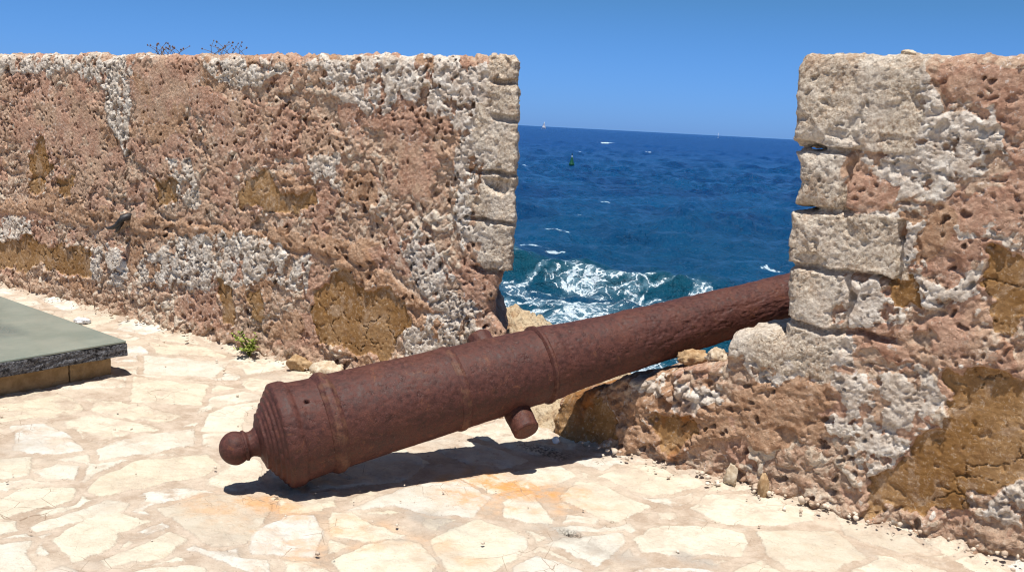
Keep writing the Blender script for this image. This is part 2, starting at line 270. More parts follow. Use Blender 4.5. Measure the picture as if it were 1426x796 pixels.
def mat_sea():
    t = NT('sea_water')
    far = t.attr('far'); sh = t.attr('shallow'); foam = t.attr('foam')
    p = t.obj(); n1 = t.noise(.11, 4, .55, p)
    deep = t.mix(t.mr(n1, .35, .65), (.0022,.037,.128), (.004,.066,.182))
    deep = t.mix(far, deep, t.mix(t.mr(t.noise(.14, 7, .8, p), .35, .65), (.0015,.024,.118), (.003,.046,.185)))
    n2 = t.noise(1.25, 7, .75, p)
    deep = t.mix(t.math('MULTIPLY', t.mr(n2, .51, .66), .75), deep, (.006,.075,.185))
    deep = t.mix(t.math('MULTIPLY', t.mr(n2, .47, .32), .6), deep, (.001,.014,.06))
    c = t.mix(sh, deep, (.005,.062,.098))
    wv = t.n('ShaderNodeVectorMath', operation='ADD'); nz = t.n('ShaderNodeTexNoise'); nz.inputs['Scale'].default_value = .9; nz.inputs['Detail'].default_value = 4
    t.l(p, nz.inputs['Vector']); sc_ = t.n('ShaderNodeVectorMath', operation='SCALE'); t.l(nz.outputs['Color'], sc_.inputs[0]); sc_.inputs['Scale'].default_value = 1.6
    t.l(p, wv.inputs[0]); t.l(sc_.outputs[0], wv.inputs[1])
    lace = t.mr(t.voro(1.5, 'DISTANCE_TO_EDGE', 'Distance', wv.outputs[0]), .16, .0)
    lace2 = t.mr(t.voro(4.2, 'DISTANCE_TO_EDGE', 'Distance', wv.outputs[0]), .20, .0)
    fm = t.math('ADD', foam, t.math('MULTIPLY', t.math('SUBTRACT', t.noise(3.6, 7, .75, p, .8), .5), 1.25))
    fm = t.math('ADD', fm, t.math('SUBTRACT', t.math('ADD', t.math('MULTIPLY', lace, .26), t.math('MULTIPLY', lace2, .20)), .13))
    fm = t.mr(fm, .50, .66)
    fm = t.math('MULTIPLY', fm, t.mr(foam, .02, .12))
    c = t.mix(fm, c, (.80,.85,.88))
    c = t.mix(t.math('MULTIPLY', t.mr(foam, .1, .8), .55), c, (.25,.42,.52))
    r = t.math('ADD', t.math('MULTIPLY', fm, .5), .13)
    h = t.math('ADD', t.noise(1.9, 5, .6, p), t.math('MULTIPLY', t.noise(6, 4, .6, p), .35))
    m = t.fin(c, t.math('ADD', r, .08), t.bump(h, 1., .55), t.math('MULTIPLY', t.math('SUBTRACT', 1., t.math('MULTIPLY', far, .90)), .30))
    t.b.inputs['IOR'].default_value = 1.33
    return m

def simple(name, c1, c2, sc=12, rough=.8, bump=.3, dist=.01, spec=.3, det=5):
    t = NT(name); n = t.noise(sc, det, .65)
    return t.fin(t.mix(t.mr(n, .35, .68), c1, c2), rough, t.bump(n, bump, dist) if bump else None, spec)
M_WALL = mat_wall(); M_GROUND = mat_ground(); M_RUST = mat_rust(); M_SEA = mat_sea()

# ------------------------------------------------------------------ masonry walls
def wall_relief(s, z, sd_edge, P, quoin_fn, ochre_crack=True):
    """height of the face (m, outward to the viewer) and colour masks at (s, z)"""
    wx = s+.055*fbm(s*5, z*5, 4, 31); wz = z+.055*fbm(s*5+9, z*5+4, 4, 37)
    soft = .035
    mk = {}
    for k in ('pink','white','ochre','tan'):
        sd, _ = polys_sd(wx, wz, P.get(k, []))
        mk[k] = sst(-soft, soft, sd)
        if k == 'ochre': osd = sd
        if k == 'white': wsd = sd
    mk['ochre'] = sst(-.010, .010, osd+.012*fbm(s*22, z*22, 3, 5))
    q = quoin_fn(s, z)
    # stones of the rubble core, three sizes, warped
    ax = s+.03*fbm(s*9, z*9, 3, 51); az = z+.03*fbm(s*9+7, z*9+3, 3, 53)
    f1, f2, id1, pl1 = facets(ax*5.6, az*7.4, 61); st1 = np.clip((f2-f1)*4.5, 0, 1)**.7
    g1, g2, id2, pl2 = facets(ax*17, az*21, 67); st2 = np.clip((g2-g1)*4, 0, 1)**.7
    k1, k2, id3 = worley(ax*44, az*47, 71); st3 = np.clip(1-k1*1.25, 0, 1)
    zone = sst(-.25, .35, fbm(s*1.7, z*1.7, 3, 81))             # coarse versus fine rubble
    rub = st1*(.012+.030*id1+.050*pl1)*(.25+.75*zone)+st2*(.004+.011*id2+.022*pl2)+.005*st3*(.3+.7*id3)
    rub += .020*fbm(s*2.4, z*2.6, 3, 83)+.0045*fbm(s*30, z*30, 3, 87, .6)-.024
    pit = sst(.30, .62, fbm(s*9, z*10, 3, 91))                   # eroded hollows
    rub -= .034*pit*sst(-.2,.3,fbm(s*1.9,z*2.1,2,93))
    hole = sst(.34, .10, worley(s*11+.4*fbm(s*8,z*8,2,3), z*12, 95)[0])*(worley(s*11+.4*fbm(s*8,z*8,2,3), z*12, 95)[2] > .83)
    rub -= .042*hole
    # plasters
    p1, p2, pid = worley(s*24+.5*vnoise(s*15,z*15,4), z*24+.5*vnoise(s*15+4,z*15,6), 101)
    rgz = sst(-.25,.35,fbm(s*1.5,z*1.7,3,108))
    pk = .008+.010*fbm(s*3.0, z*3.0, 3, 103)+.0016*fbm(s*50, z*50, 3, 107)-.018*sst(.34,.12,p1)*(pid > .86-.30*rgz)-.018*rgz*sst(.22,.58,fbm(s*7,z*7,5,109,.6))+.010*(st2*pl2)*rgz
    w1, w2, wid, wpl = facets(ax*26, az*30, 113)
    wh = .012+.010*fbm(s*3.6, z*3.6, 3, 117)+sst(-.3,.2,fbm(s*2.6,z*2.6,3,118))*np.clip((w2-w1)*4,0,1)*(.001+.003*wid+.006*wpl)+.0024*fbm(s*56, z*56, 3, 119)-.013*sst(.12,.42,fbm(s*30,z*30,2,120))*sst(-.3,.2,fbm(s*3,z*3,2,122))-.017*sst(.36,.62,fbm(s*11,z*11,4,121))-.024*sst(.30,.12,w1)*(wid > .88)
    tn = .018+.013*fbm(s*3., z*6, 4, 123)+.003*fbm(s*36, z*40, 3, 127)-.03*sst(.30,.6,fbm(s*8,z*9,3,129))
    oc = -.003+.009*fbm(s*2.2, z*2.2, 4, 131)+.0016*fbm(s*38, z*38, 3, 133)
    if ochre_crack:
        c1, c2, _ = worley(s*4.2+.22*fbm(s*6,z*6,4,137), z*5.2+.22*fbm(s*6+3,z*6,4,139), 141)
        oc -= .014*sst(.022, .004, c2-c1)*sst(-.1, .2, fbm(s*2.5, z*2.5, 2, 143))
        oc -= .008*sst(.50, .7, fbm(s*16, z*16, 2, 145))
    qd = .014+.004*fbm(s*3, z*3, 2, 147)+.0020*fbm(s*44, z*44, 3, 149)-.006*sst(.20,.50,fbm(s*38,z*38,2,151))*sst(-.25,.25,fbm(s*3.3,z*3.3,3,152))-.018*sst(.40,.7,fbm(s*7,z*7,4,153))+.006*sst(.0,.3,fbm(s*5+3,z*5,3,154))
    rub = rub*.50
    skim = sst(-.12, .06, fbm(s*2.7, z*3.3, 4, 401))*(1-.6*sst(.2,.0,z))
    d = rub+(.004+.006*fbm(s*5, z*5, 3, 403)+.0022*fbm(s*40, z*40, 3, 405)-.020*sst(.25,.55,fbm(s*13,z*13,3,407))-rub)*skim*.8
    pinkw = mk['pink']*sst(-.45, .0, fbm(s*5, z*5, 4, 157)+.30)
    d = d+(pk-d)*pinkw; d = d+(tn-d)*mk['tan']*.8
    whw = mk['white']*sst(-.30, .10, fbm(s*8, z*8, 5, 159, .6)+.20)
    d = d+(oc-d)*mk['ochre']
    d = d+(wh-d)*np.where(mk['ochre'] > .5, 0, whw)
    lip = np.exp(-((osd+.022)/.014)**2)*(.6+fbm(s*30,z*30,2,161))
    d = d+.009*lip*(1-mk['ochre'])
    d = d+(qd-d)*q*.9
    v1, v2, vi = worley(s*21+.5*vnoise(s*17,z*17,44), z*22+.5*vnoise(s*17+4,z*17,46), 191)
    d = d-.034*sst(.33,.17,v1)*(vi > .90)*(1-mk['ochre'])*(1-.6*q)*sst(-.3,.2,fbm(s*2.1,z*2.1,3,193))
    mk['pink'] = np.maximum(pinkw, skim*np.where(fbm(s*1.3+3, z*1.6, 2, 409) > -.22, .8, 0)); mk['tan'] = np.maximum(mk['tan'], skim*np.where(fbm(s*1.3+3, z*1.6, 2, 409) > -.22, 0, .75)); mk['white'] = np.maximum(whw*(1-mk['ochre']), .55*lip*(1-mk['ochre'])); mk['quoin'] = q
    mk['cell'] = np.clip(.5*id1*zone+.5*id2+.25*(id3-.5)+.12*(1-zone), 0, 1)
    mk['salt'] = np.clip(sst(-.1, .35, fbm(s*1.6+5, z*1.6, 3, 163))*(1-.85*mk['ochre'])*(1-.5*q), 0, 1)
    return d, mk, osd

def build_wall(name, s0, s1, z0, z1, ds, sdf, shear, T, P, quoin_fn, joint_fn, foot=True, rust_fn=None, bump_extra=None):
    s = np.arange(s0, s1+1e-6, ds); z = np.arange(z0, z1+1e-6, ds)
    S, Z = np.meshgrid(s, z)
    ns, nz = len(s), len(z)
    D = sdf(S, Z)
    d, mk, osd = wall_relief(S, Z, D, P, quoin_fn)
    jd = joint_fn(S, Z)
    d = d-.045*jd
    if foot: d = d+.034*sst(.16, -.02, Z)*(.4+fbm(S*9, Z*9, 3, 171))
    if bump_extra is not None: d = d+bump_extra(S, Z)
    r = .075; e = np.clip(D, 0, r)
    d = d-r*.8*(1-np.sqrt(np.clip(1-(1-e/r)**2, 0, 1)))
    mk['rust'] = rust_fn(S, Z) if rust_fn else np.zeros_like(S)
    ins = D > 0
    idx = np.arange(ns*nz).reshape(nz, ns)
    fm = ins[:-1,:-1] & ins[:-1,1:] & ins[1:,1:] & ins[1:,:-1]
    F = np.stack([idx[:-1,:-1][fm], idx[:-1,1:][fm], idx[1:,1:][fm], idx[1:,:-1][fm]], 1)
    jx = .003*fbm(S*40, Z*40, 2, 173); jz = .003*fbm(S*40+9, Z*40, 2, 177)
    # lateral drag makes the stones lean and overhang a little
    jz = jz-.18*np.clip(d, -.03, .05)*np.clip(D/.03,0,1)
    Sv = (S+jx).ravel(); Zv = (Z+jz).ravel(); Bv = (-d).ravel()
    gs = np.gradient(D, ds, axis=1).ravel(); gz = np.gradient(D, ds, axis=0).ravel()
    gn = np.hypot(gs, gz)+1e-6; gs /= gn; gz /= gn
    # boundary loop: directed edges used once
    E = np.concatenate([F[:, [0,1]], F[:, [1,2]], F[:, [2,3]], F[:, [3,0]]])
    key = E[:,0].astype(np.int64)*(ns*nz)+E[:,1]; rev = E[:,1].astype(np.int64)*(ns*nz)+E[:,0]
    be = E[~np.isin(key, rev)]
    bv = np.unique(be); inv = np.full(ns*nz, -1); inv[bv] = np.arange(len(bv))
    N0 = ns*nz; nb = len(bv)
    allS, allZ, allB = [Sv+shear*np.maximum(Bv,0)], [Zv], [Bv]; FF = [F]
    prev = bv.copy(); pm = np.full(N0, -1); pm[bv] = bv
    depths = [.012,.03,.055,.085,.12,.165,.22,.29,.38,.5,.65,T]
    for k, dp in enumerate(depths):
        base = N0+k*nb
        u = Sv[bv]*1.0; w = Zv[bv]
        nn = (.016*fbm(u*13+w*13, dp*14+u*3, 3, 181)+.028*(np.clip(1-worley(u*7+w*5, dp*8+w*3, 183)[0]*1.2, 0, 1)-.4))*sst(0, .10, dp)*.85
        bb = Bv[bv]*max(0, 1-dp*8)+dp; allS.append(Sv[bv]-gs[bv]*nn+shear*np.maximum(bb,0)); allZ.append(Zv[bv]-gz[bv]*nn); allB.append(bb)
        cur = np.full(N0, -1); cur[bv] = base+np.arange(nb)
        FF.append(np.stack([be[:,1]*0+pm[be[:,1]], pm[be[:,0]], cur[be[:,0]], cur[be[:,1]]], 1))
        pm = cur
    SS = np.concatenate(allS); ZZ = np.concatenate(allZ); BB = np.concatenate(allB)
    # coarse back sheet
    cs = np.arange(s0, s1+1e-6, .06); cz = np.arange(z0, z1+1e-6, .06); CS, CZ = np.meshgrid(cs, cz); ok = sdf(CS, CZ) > -.03
    ci = np.arange(CS.size).reshape(CS.shape)+len(SS)
    cm = ok[:-1,:-1] & ok[:-1,1:] & ok[1:,1:] & ok[1:,:-1]
    FF.append(np.stack([ci[:-1,:-1][cm], ci[1:,:-1][cm], ci[1:,1:][cm], ci[:-1,1:][cm]], 1))
    SS = np.concatenate([SS, CS.ravel()+shear*T]); ZZ = np.concatenate([ZZ, CZ.ravel()]); BB = np.concatenate([BB, np.full(CS.size, T-.02)])
    V = wpt(SS, BB, ZZ); FA = np.concatenate(FF)
    A = {}
    for k, m in mk.items():
        m = m.ravel(); A[k] = np.concatenate([m]+[m[bv]]*len(depths)+[np.zeros(CS.size)])
    used = np.unique(FA); rm = np.full(len(V), -1); rm[used] = np.arange(len(used))
    return mesh_np(name, V[used], rm[FA], M_WALL, attrs={k: a[used] for k, a in A.items()})

# --- left stretch
def top_noise(s, seed):
    k = worley(s*5.3, s*0+.5, seed)
    return .014*fbm(s*3, s*0, 3, seed)+.020*(np.clip(1-k[0]*1.6, 0, 1))*k[2]+.008*fbm(s*21, s*0+2, 2, seed+4)
def left_sdf(s, z):
    zz = [-.3, .40, .485, .563, .63, .69, .74, .80, .815, 1.08, 1.12, 1.34, 1.63, 1.95, 2.2]
    ss = [3.60, 3.60, 3.575, 3.50, 3.49, 3.515, 3.535, 3.55, 3.604, 3.605, 3.605, 3.600, 3.594, 3.578, 3.57]
    right = np.interp(z, zz, ss)+.010*fbm(z*9, s*0+z*2, 3, 201)-s
    right = right-.035*sst(.018,.002,np.abs(z-1.815))*0
    top = 1.962+top_noise(s, 203)-z-.0*s
    d = np.minimum(right, top)
    c = .06                                            # worn top corner
    both = (right < c) & (top < c)
    d = np.where(both, c-np.hypot(c-right, c-top), d)
    slot = np.full(s.shape, 9.)
    for zc, sl, hw in ((1.815, 3.47, .009), (1.632, 3.475, .013), (1.075, 3.48, .006), (1.335, 3.50, .008)):
        slot = np.minimum(slot, np.where(s > sl, np.abs(z-zc-.012*vnoise(s*14, s*0+zc*9, 5))-hw, 9.))
    return d
def left_joint(s, z):
    j = np.zeros_like(s)
    for zc, sl, hw in ((1.815, 3.46, .013), (1.632, 3.455, .017), (1.338, 3.28, .010), (1.078, 3.30, .008), (.81, 3.35, .012)):
        j = np.maximum(j, sst(hw+.006, hw-.004, np.abs(z-zc-.014*fbm(s*6, s*0+zc*9, 2, 5)))*sst(sl-.05, sl+.03, s+.05*vnoise(s*0+zc*3, z*5, 7)))
    # block hollowed out under the fourth course
    j = np.maximum(j, .75*sst(.0, .035, poly_sd(s+.02*fbm(s*9,z*9,3,9), z, [(3.36,1.32),(3.585,1.325),(3.57,1.24),(3.50,1.20),(3.40,1.25)])))
    # long shelf under the tan band, as in old bedding lines
    line = .86-.062*(s-.2)
    j = np.maximum(j, .35*sst(.03, .0, np.abs(z-line+.05*fbm(s*3, s*0, 3, 11)))*sst(-.2,.2,fbm(s*2.2,z*2,2,13))*(s < 2.6))
    return j
def left_quoin(s, z):
    return sst(3.30, 3.38, s+.10*fbm(s*3, z*3, 4, 15)+.06*np.sign(np.sin(z*12.5+.6)))*sst(.74, .84, z+.03*fbm(s*5,z*5,2,16))*.9
wl = build_wall('stone_wall', -5.6, 3.66, -.08, 2.03, .0058, left_sdf, -.78, .9, WL, left_quoin, left_joint)
tag(wl, 'long weathered rubble wall left of the gap, patched with pink plaster, white crust and ochre', 'stone wall', 'parapet walls beside the gap')

# --- right stretch with the low sill under the gun
def right_sdf(s, z):
    # merlon
    zz = [.70,.802,1.03,1.06,1.28,1.30,1.36,1.42,1.50,1.55,1.572,1.62,1.75,1.88,1.97]
    ss = [5.128,5.124,5.118,5.104,5.098,5.106,5.112,5.124,5.110,5.088,5.084,5.078,5.070,5.072,5.076]
    left = s-np.interp(z, zz, ss)-.009*fbm(z*11, s*0+z, 3, 211)
    top = 1.968-.012*sst(5.5, 5.75, s)+.6*top_noise(s, 213)-z
    m = np.minimum(left, top); c = .055
    m = np.where((left < c) & (top < c), c-np.hypot(c-left, c-top), m)
    slot = np.full(s.shape, 9.)
    for zc, sl, hw in ((1.569, 5.20, .010), (1.306, 5.19, .008)):
        slot = np.minimum(slot, np.where(s < sl, np.abs(z-zc-.008*vnoise(s*14, s*0+zc*9, 5)+.06*(s-5.1)*0)-hw, np.hypot((s-sl), np.abs(z-zc))-hw))
    m = np.minimum(m, slot)
    # sill: low ragged wall top climbing to the big stone at the merlon's foot
    tz = np.interp(s, [3.90,3.93,3.96,4.05,4.20,4.30,4.45,4.55,4.65,4.75,4.83,4.868,4.878,4.888,4.905,4.94,5.04,5.09,5.6],
                      [.05,.12,.20,.25,.31,.36,.40,.44,.49,.53,.55,.565,.665,.705,.722,.734,.738,.742,.78])
    sill = np.minimum(tz+.016*fbm(s*9, s*0+1, 3, 217)-z, s-3.915-.05*fbm(z*8, s*0, 2, 219))
    return np.maximum(m, sill)
def right_joint(s, z):
    j = np.zeros_like(s)
    for zc, sl, hw in ((1.569, 5.36, .012), (1.308, 5.36, .012), (1.052, 5.60, .011), (.795, 5.62, .013)):
        zz = zc+.018*fbm(s*5, s*0+zc*9, 3, 5)-.04*np.clip(s-5.35, 0, 1)*(zc < 1.1)
        j = np.maximum(j, sst(hw+.006, hw-.004, np.abs(z-zz))*sst(sl+.04, sl-.04, s+.05*vnoise(z*3+zc, s*0, 7)))
    for sc, za, zb in ((5.345, 1.31, 1.57), (5.60, 1.05, 1.30), (5.40, .80, 1.04)):
        j = np.maximum(j, .6*sst(.018, .006, np.abs(s-sc-.03*fbm(z*6, s*0+sc, 3, 8)))*(z > za)*(z < zb))
    return j
def right_quoin(s, z):
    lim = np.where(z > 1.57, 5.62, np.where(z > 1.31, 5.33, np.where(z > 1.05, 5.60, 5.38)))
    q = sst(.04, -.04, s-lim+.05*fbm(s*4, z*4, 3, 15))*sst(.77, .80, z)
    q2 = sst(.06, -.06, s-5.34+.08*fbm(s*4,z*4,3,18))*sst(4.85, 4.87, s)*sst(.52, .60, z-.10*(s-4.9)+.07*fbm(s*5,z*5,3,19))
    return np.maximum(q, q2)*.95
def right_rust(s, z):
    return np.clip(sst(.22,.02,np.hypot((s-4.17)*1.0, (z-.20)*.8))*sst(-.3,.3,fbm(s*7,z*5,4,223))
        +.7*sst(.14,.0,np.abs(s-4.62+.06*fbm(s*5,z*4,3,225)))*sst(.42,.30,z)*sst(-.2,.3,fbm(s*8,z*4,3,227)), 0, .9)
def right_extra(s, z):                                  # loose stones bedded along the sill top
    f1, f2, i = worley(s*13+.4*vnoise(s*9,z*9,2), z*15+.4*vnoise(s*9+3,z*9,4), 231)
    zone = sst(4.30, 4.42, s)*sst(4.93, 4.80, s)*sst(.26, .34, z)*sst(.62,.5,z)
    return zone*(.045*np.clip((f2-f1)*1.6, 0, 1)**.6*(.3+.7*i)-.02)
wr = build_wall('stone_wall', 3.82, 7.3, -.08, 2.02, .0050, right_sdf, .10, .9, WR, right_quoin, right_joint, rust_fn=right_rust, bump_extra=right_extra)
tag(wr, 'weathered wall right of the gap with pale squared corner stones and a low rubble sill under the cannon', 'stone wall', 'parapet walls beside the gap')

# ------------------------------------------------------------------ paving
s = np.unique(np.concatenate([np.linspace(-40,-4.2,14), np.arange(-4.2,-.8,.016), np.arange(-.8,6.6,.0095), np.arange(6.6,9,.1), np.linspace(9,40,12)]))
b = np.unique(np.concatenate([np.linspace(-40,-6,10), np.arange(-6,-3.2,.1), np.arange(-3.2,.12,.0095), [.12,.2,.3]]))
S, B = np.meshgrid(s, b)
ws = S+.011*fbm(S*7, B*7, 3, 301); wb = B+.011*fbm(S*7+4, B*7+9, 3, 303)
sd, ix = polys_sd(ws, wb, GS, .6)
f1, f2, vid = worley(ws*2.0+.15*fbm(ws*2,wb*2,2,305), wb*2.9+.15*fbm(ws*2+5,wb*2,2,307), 309)
vsd = (f2-f1)*.20-.028-.03*(vid < .25)
vs = np.minimum(vsd, -sd-.035)
sdt = np.maximum(sd, vs)
rid = np.where(sd > vs, h2(ix.astype(float)+3, ix*0., 311), vid)
def blob(s0, b0, rs, rb, seed=0): return sst(1.0, .25, np.hypot((S-s0)/rs, (B-b0)/rb)+.35*fbm(S*6, B*6, 3, 320+seed))
PS = lambda x, y: ((x-WA[0])*WD[0]+(y-WA[1])*WD[1], (x-WA[0])*WB[0]+(y-WA[1])*WB[1])
stain = np.zeros_like(S); grey = np.zeros_like(S); dark = np.zeros_like(S)
for (x, y, rs, rb, w) in ((.02,4.28,.42,.30,1),(-.15,4.15,.3,.18,.6),(-.95,3.92,.34,.14,.7),(-.55,3.75,.35,.2,.45),(-.75,3.55,.30,.14,.4),(-.25,3.6,.3,.15,.35),(.3,4.25,.3,.15,.5),(-1.2,3.85,.3,.16,.4)):
    a, c = PS(x, y); stain = np.maximum(stain, w*blob(a, c, rs, rb, 1))
for (x, y, rs, rb, w) in ((-.27,3.88,.26,.10,.9),(.35,3.72,.35,.10,.7),(.75,3.62,.15,.05,.8),(-.2,3.4,.06,.04,.8),(-.45,3.72,.3,.05,.5)):
    a, c = PS(x, y); grey = np.maximum(grey, w*blob(a, c, rs, rb, 2))
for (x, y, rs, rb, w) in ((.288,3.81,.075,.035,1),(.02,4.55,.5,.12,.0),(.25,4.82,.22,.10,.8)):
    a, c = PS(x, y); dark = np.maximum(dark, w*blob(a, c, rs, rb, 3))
fade = sst(-.2, .3, fbm(S*.8, B*.9, 3, 331))*.6+.45*sst(3.2, .6, S)+.5*sst(-.5, -.1, B)+.55*(vs > sd)
hz = .009*sst(-.012, .016, sdt+.008*fbm(S*14,B*14,3,333))+.010*fbm(S*.9,B*.9,3,335)+.0035*fbm(S*9,B*9,4,337)+.0016*fbm(S*42,B*42,2,339)
hz -= .0045*sst(.0,.35,fbm(S*11,B*13,3,341))*(sdt > 0)
hz += .035*sst(-.14,.06,B+.05*fbm(S*5,B*5,3,343))*(.6+.8*fbm(S*12,B*12,3,345))   # fine rubble drifted to the wall foot
hz -= .018*sst(.2,1,dark)*(S > 4.6)*(B < -.5)
hz -= .02
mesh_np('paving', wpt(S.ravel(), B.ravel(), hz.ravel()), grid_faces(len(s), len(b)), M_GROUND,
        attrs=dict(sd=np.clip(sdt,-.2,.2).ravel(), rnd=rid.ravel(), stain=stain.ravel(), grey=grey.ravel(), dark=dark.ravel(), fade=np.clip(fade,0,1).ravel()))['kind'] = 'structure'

# ------------------------------------------------------------------ rocky ledge and shore beyond the gap
s = np.unique(np.concatenate([np.linspace(-40,1.5,26), np.arange(1.5,6.5,.018), np.linspace(6.5,40,20)])); b = np.unique(np.concatenate([np.arange(-.06,2.6,.018), np.linspace(2.6,30,40)]))
S, B = np.meshgrid(s, b)
f1, f2, i1, q1 = facets(S*3.4+.3*fbm(S*4,B*4,3,401), B*3.8, 403); g1, g2, i2, q2_ = facets(S*9, B*10, 407)
k1, k2, i3 = worley(S*19+.3*fbm(S*9,B*9,2,1), B*21, 409)
lump = np.clip((f2-f1)*5,0,1)*(.05*i1+.10*q1)+np.clip((g2-g1)*5,0,1)*(.03*i2+.05*q2_)+.022*np.clip((k2-k1)*2,0,1)**.5*i3*(i3 > .5)+.018*fbm(S*9,B*9,4,411)+.008*fbm(S*40,B*40,3,412)
prof = np.interp(B+.10*fbm(S*2,B*2,3,413), [-.1,.0,.15,.45,.8,1.1,1.9,2.3,3.2,5,9,14,30], [-.12,-.10,.05,.18,.20,.19,.13,-.06,-.8,-1.9,-4.2,-5.6,-9])
prof = prof-.30*sst(2.35,3.15,S)*sst(.6,1.3,B)-.22*sst(3.45,4.0,S)*sst(.35,1.0,B)
gapw = sst(3.2,3.6,S)*sst(5.4,4.9,S)
prof = np.where(B < .9, prof*gapw+(1-gapw)*np.minimum(prof, -.1), prof)
Zl = prof+lump*(.6+.5*sst(0,.4,B))*sst(-.06,.12,B)
def mat_shore():
    t = NT('shore_rock'); n = t.noise(7, 7, .7); f = t.noise(40, 6, .75)
    c = t.ramp(n, [(.32,(.36,.21,.12)), (.44,(.56,.41,.25)), (.55,(.66,.54,.37)), (.68,(.52,.34,.21))])
    c = t.mix(t.mr(f, .50, .36, 0, .7), c, (.16,.09,.05)); c = t.mix(t.math('MULTIPLY', t.mr(f, .56, .7), .5), c, (.66,.56,.42))
    return t.fin(c, .92, t.bump(t.math('ADD', n, f), .9, .03), .2)
M_LEDGE = mat_shore()
def ledge_z(s_, b_): return float(Zl[np.argmin(np.abs(b-b_)), np.argmin(np.abs(s-s_))])
LEDGE_A, LEDGE_B = ledge_z(2.90, 1.35), ledge_z(3.01, .9)
mesh_np('rocky_shore', wpt(S.ravel(), B.ravel(), Zl.ravel()), grid_faces(len(s), len(b)), M_LEDGE)['kind'] = 'structure'
# ------------------------------------------------------------------ cannon
def lathe(name, prof, nseg, mat, parent, disp=None, step=None):
    """surface of revolution about local X; prof = [(x, r)...]"""
    P = np.array(prof, float)
    if step:
        xs = [P[0]]
        for a, c in zip(P[:-1], P[1:]):
            n = max(1, int(math.ceil(np.hypot(*(c-a))/step)))
            for i in range(1, n+1): xs.append(a+(c-a)*i/n)
        P = np.array(xs)
    th = np.linspace(0, 2*math.pi, nseg, endpoint=False)
    X, TH = np.meshgrid(P[:,0], th, indexing='ij'); RR = np.repeat(P[:,1][:,None], nseg, 1)
    if disp is not None: RR = np.maximum(RR+disp(X, TH, RR), 0)
    V = np.stack([X, RR*np.cos(TH), RR*np.sin(TH)], -1).reshape(-1, 3)
    i = np.arange(len(P)*nseg).reshape(len(P), nseg); j = np.roll(i, -1, 1)
    F = np.stack([i[:-1].ravel(), i[1:].ravel(), j[1:].ravel(), j[:-1].ravel()], 1)
    return mesh_np(name, V, F, mat, parent)
GA = np.array([.8887,.4144,.1962]); GA /= np.linalg.norm(GA)
ge = np.cross(GA, [0,0,1]); ge /= np.linalg.norm(ge); gu = np.cross(ge, GA)
ROLL = .66
gy = -(ge*math.cos(ROLL)-gu*math.sin(ROLL)); gz_ = np.cross(GA, gy)
P0 = np.array([-.9777,4.1422,.2178])
gun = empty('cannon')
gun.matrix_world = Matrix(((GA[0],gy[0],gz_[0],P0[0]),(GA[1],gy[1],gz_[1],P0[1]),(GA[2],gy[2],gz_[2],P0[2]),(0,0,0,1)))
tag(gun, 'long rusty iron cannon lying tilted, breech on the paving and muzzle through the gap', 'cannon')
def pitting(X, TH, RR):
    u = X*1.0; v = TH*np.maximum(RR, .03)
    v2 = np.minimum(TH, 2*math.pi-TH)*.17                   # mirrored so the seam closes
    d = .0022*fbm(u*7, v2*7, 4, 501)+.0009*fbm(u*50, v2*50, 3, 503)
    f1, f2, i = worley(u*34, v2*34, 505); d += -.0022*sst(.34,.12,f1)*(i > .75)
    fl = sst(1.55, 1.9, X)                                   # flaking scale toward the muzzle
    d += fl*.32*(.006*sst(.02,.14,fbm(u*5,v2*9,4,507))-.008*sst(.24,.42,fbm(u*11,v2*22,3,509))+.003*fbm(u*28,v2*28,3,511))
    d += .0012*np.clip(ridge(u*16, v2*7, 3, 513)-.45, 0, 1)*sst(.5,.9,X)
    d -= .034*sst(1.0,.55,np.hypot((X-.125), ((TH-1.60+math.pi)%(2*math.pi)-math.pi)*.215)/.0095)   # vent
    return d*sst(.03,.06,RR)
barrel = [(-.094,.030),(-.092,.062),(-.086,.085),(-.078,.104),(-.074,.122),(-.062,.126),(-.058,.138),(-.050,.143),(-.046,.160),(-.034,.165),(-.030,.182),(-.018,.187),(-.014,.205),(-.004,.211),(0,.224),(.008,.2315),(.022,.234),(.052,.2335),(.066,.229),(.078,.220),(.10,.2165),(.19,.2125),(.21,.2125),
 (.26,.211),(.79,.1945),(.83,.1935),(1.24,.179),(1.262,.1785),(1.285,.181),(1.335,.1805),(1.350,.177),(1.365,.174),(1.55,.1605),(1.68,.1545),(1.93,.146),(2.35,.1335),(2.79,.123),(2.98,.120),(3.02,.127),(3.05,.120),(3.16,.128),(3.26,.146),(3.30,.140),(3.305,.075),(3.05,.072),(3.05,0)]
lathe('barrel', barrel, 260, M_RUST, gun, pitting, .0065)
def soft(X, TH, RR): 
    v2 = np.minimum(TH, 2*math.pi-TH)*.17
    return (.0018*fbm(X*12+RR, v2*12, 3, 521)+.0010*fbm(X*50+RR*9, v2*50, 2, 523))*sst(.0,.03,RR)
M_RING = mat_rust(.22)
def ring(x, r0, r1, w):
    pr = [(x-w*.62, r0-.012),(x-w*.55, r0+.001),(x-w*.36, r0+(r1-r0)*.55),(x-w*.2, r1),(x+w*.2, r1),(x+w*.36, r0+(r1-r0)*.55),(x+w*.55, r0+.001),(x+w*.62, r0-.012)]
    lathe('reinforce_ring', pr, 160, M_RING, gun, soft, .005)
ring(.2245, .2125, .2275, .062); ring(.813, .1938, .2005, .04); ring(1.272, .1785, .1925, .030)
cas = [(-.080,.082),(-.092,.066),(-.104,.058),(-.116,.0545),(-.128,.0555),(-.134,.060),(-.138,.0665),(-.146,.0665),(-.150,.062)]
cx, cr = -.180, .0715
cas += [(cx+.94*cr*math.cos(a)-.004, cr*math.sin(a)) for a in np.linspace(math.radians(62), math.pi, 22)]
lathe('cascabel_knob', cas[::-1], 64, M_RUST, gun, soft, .006)
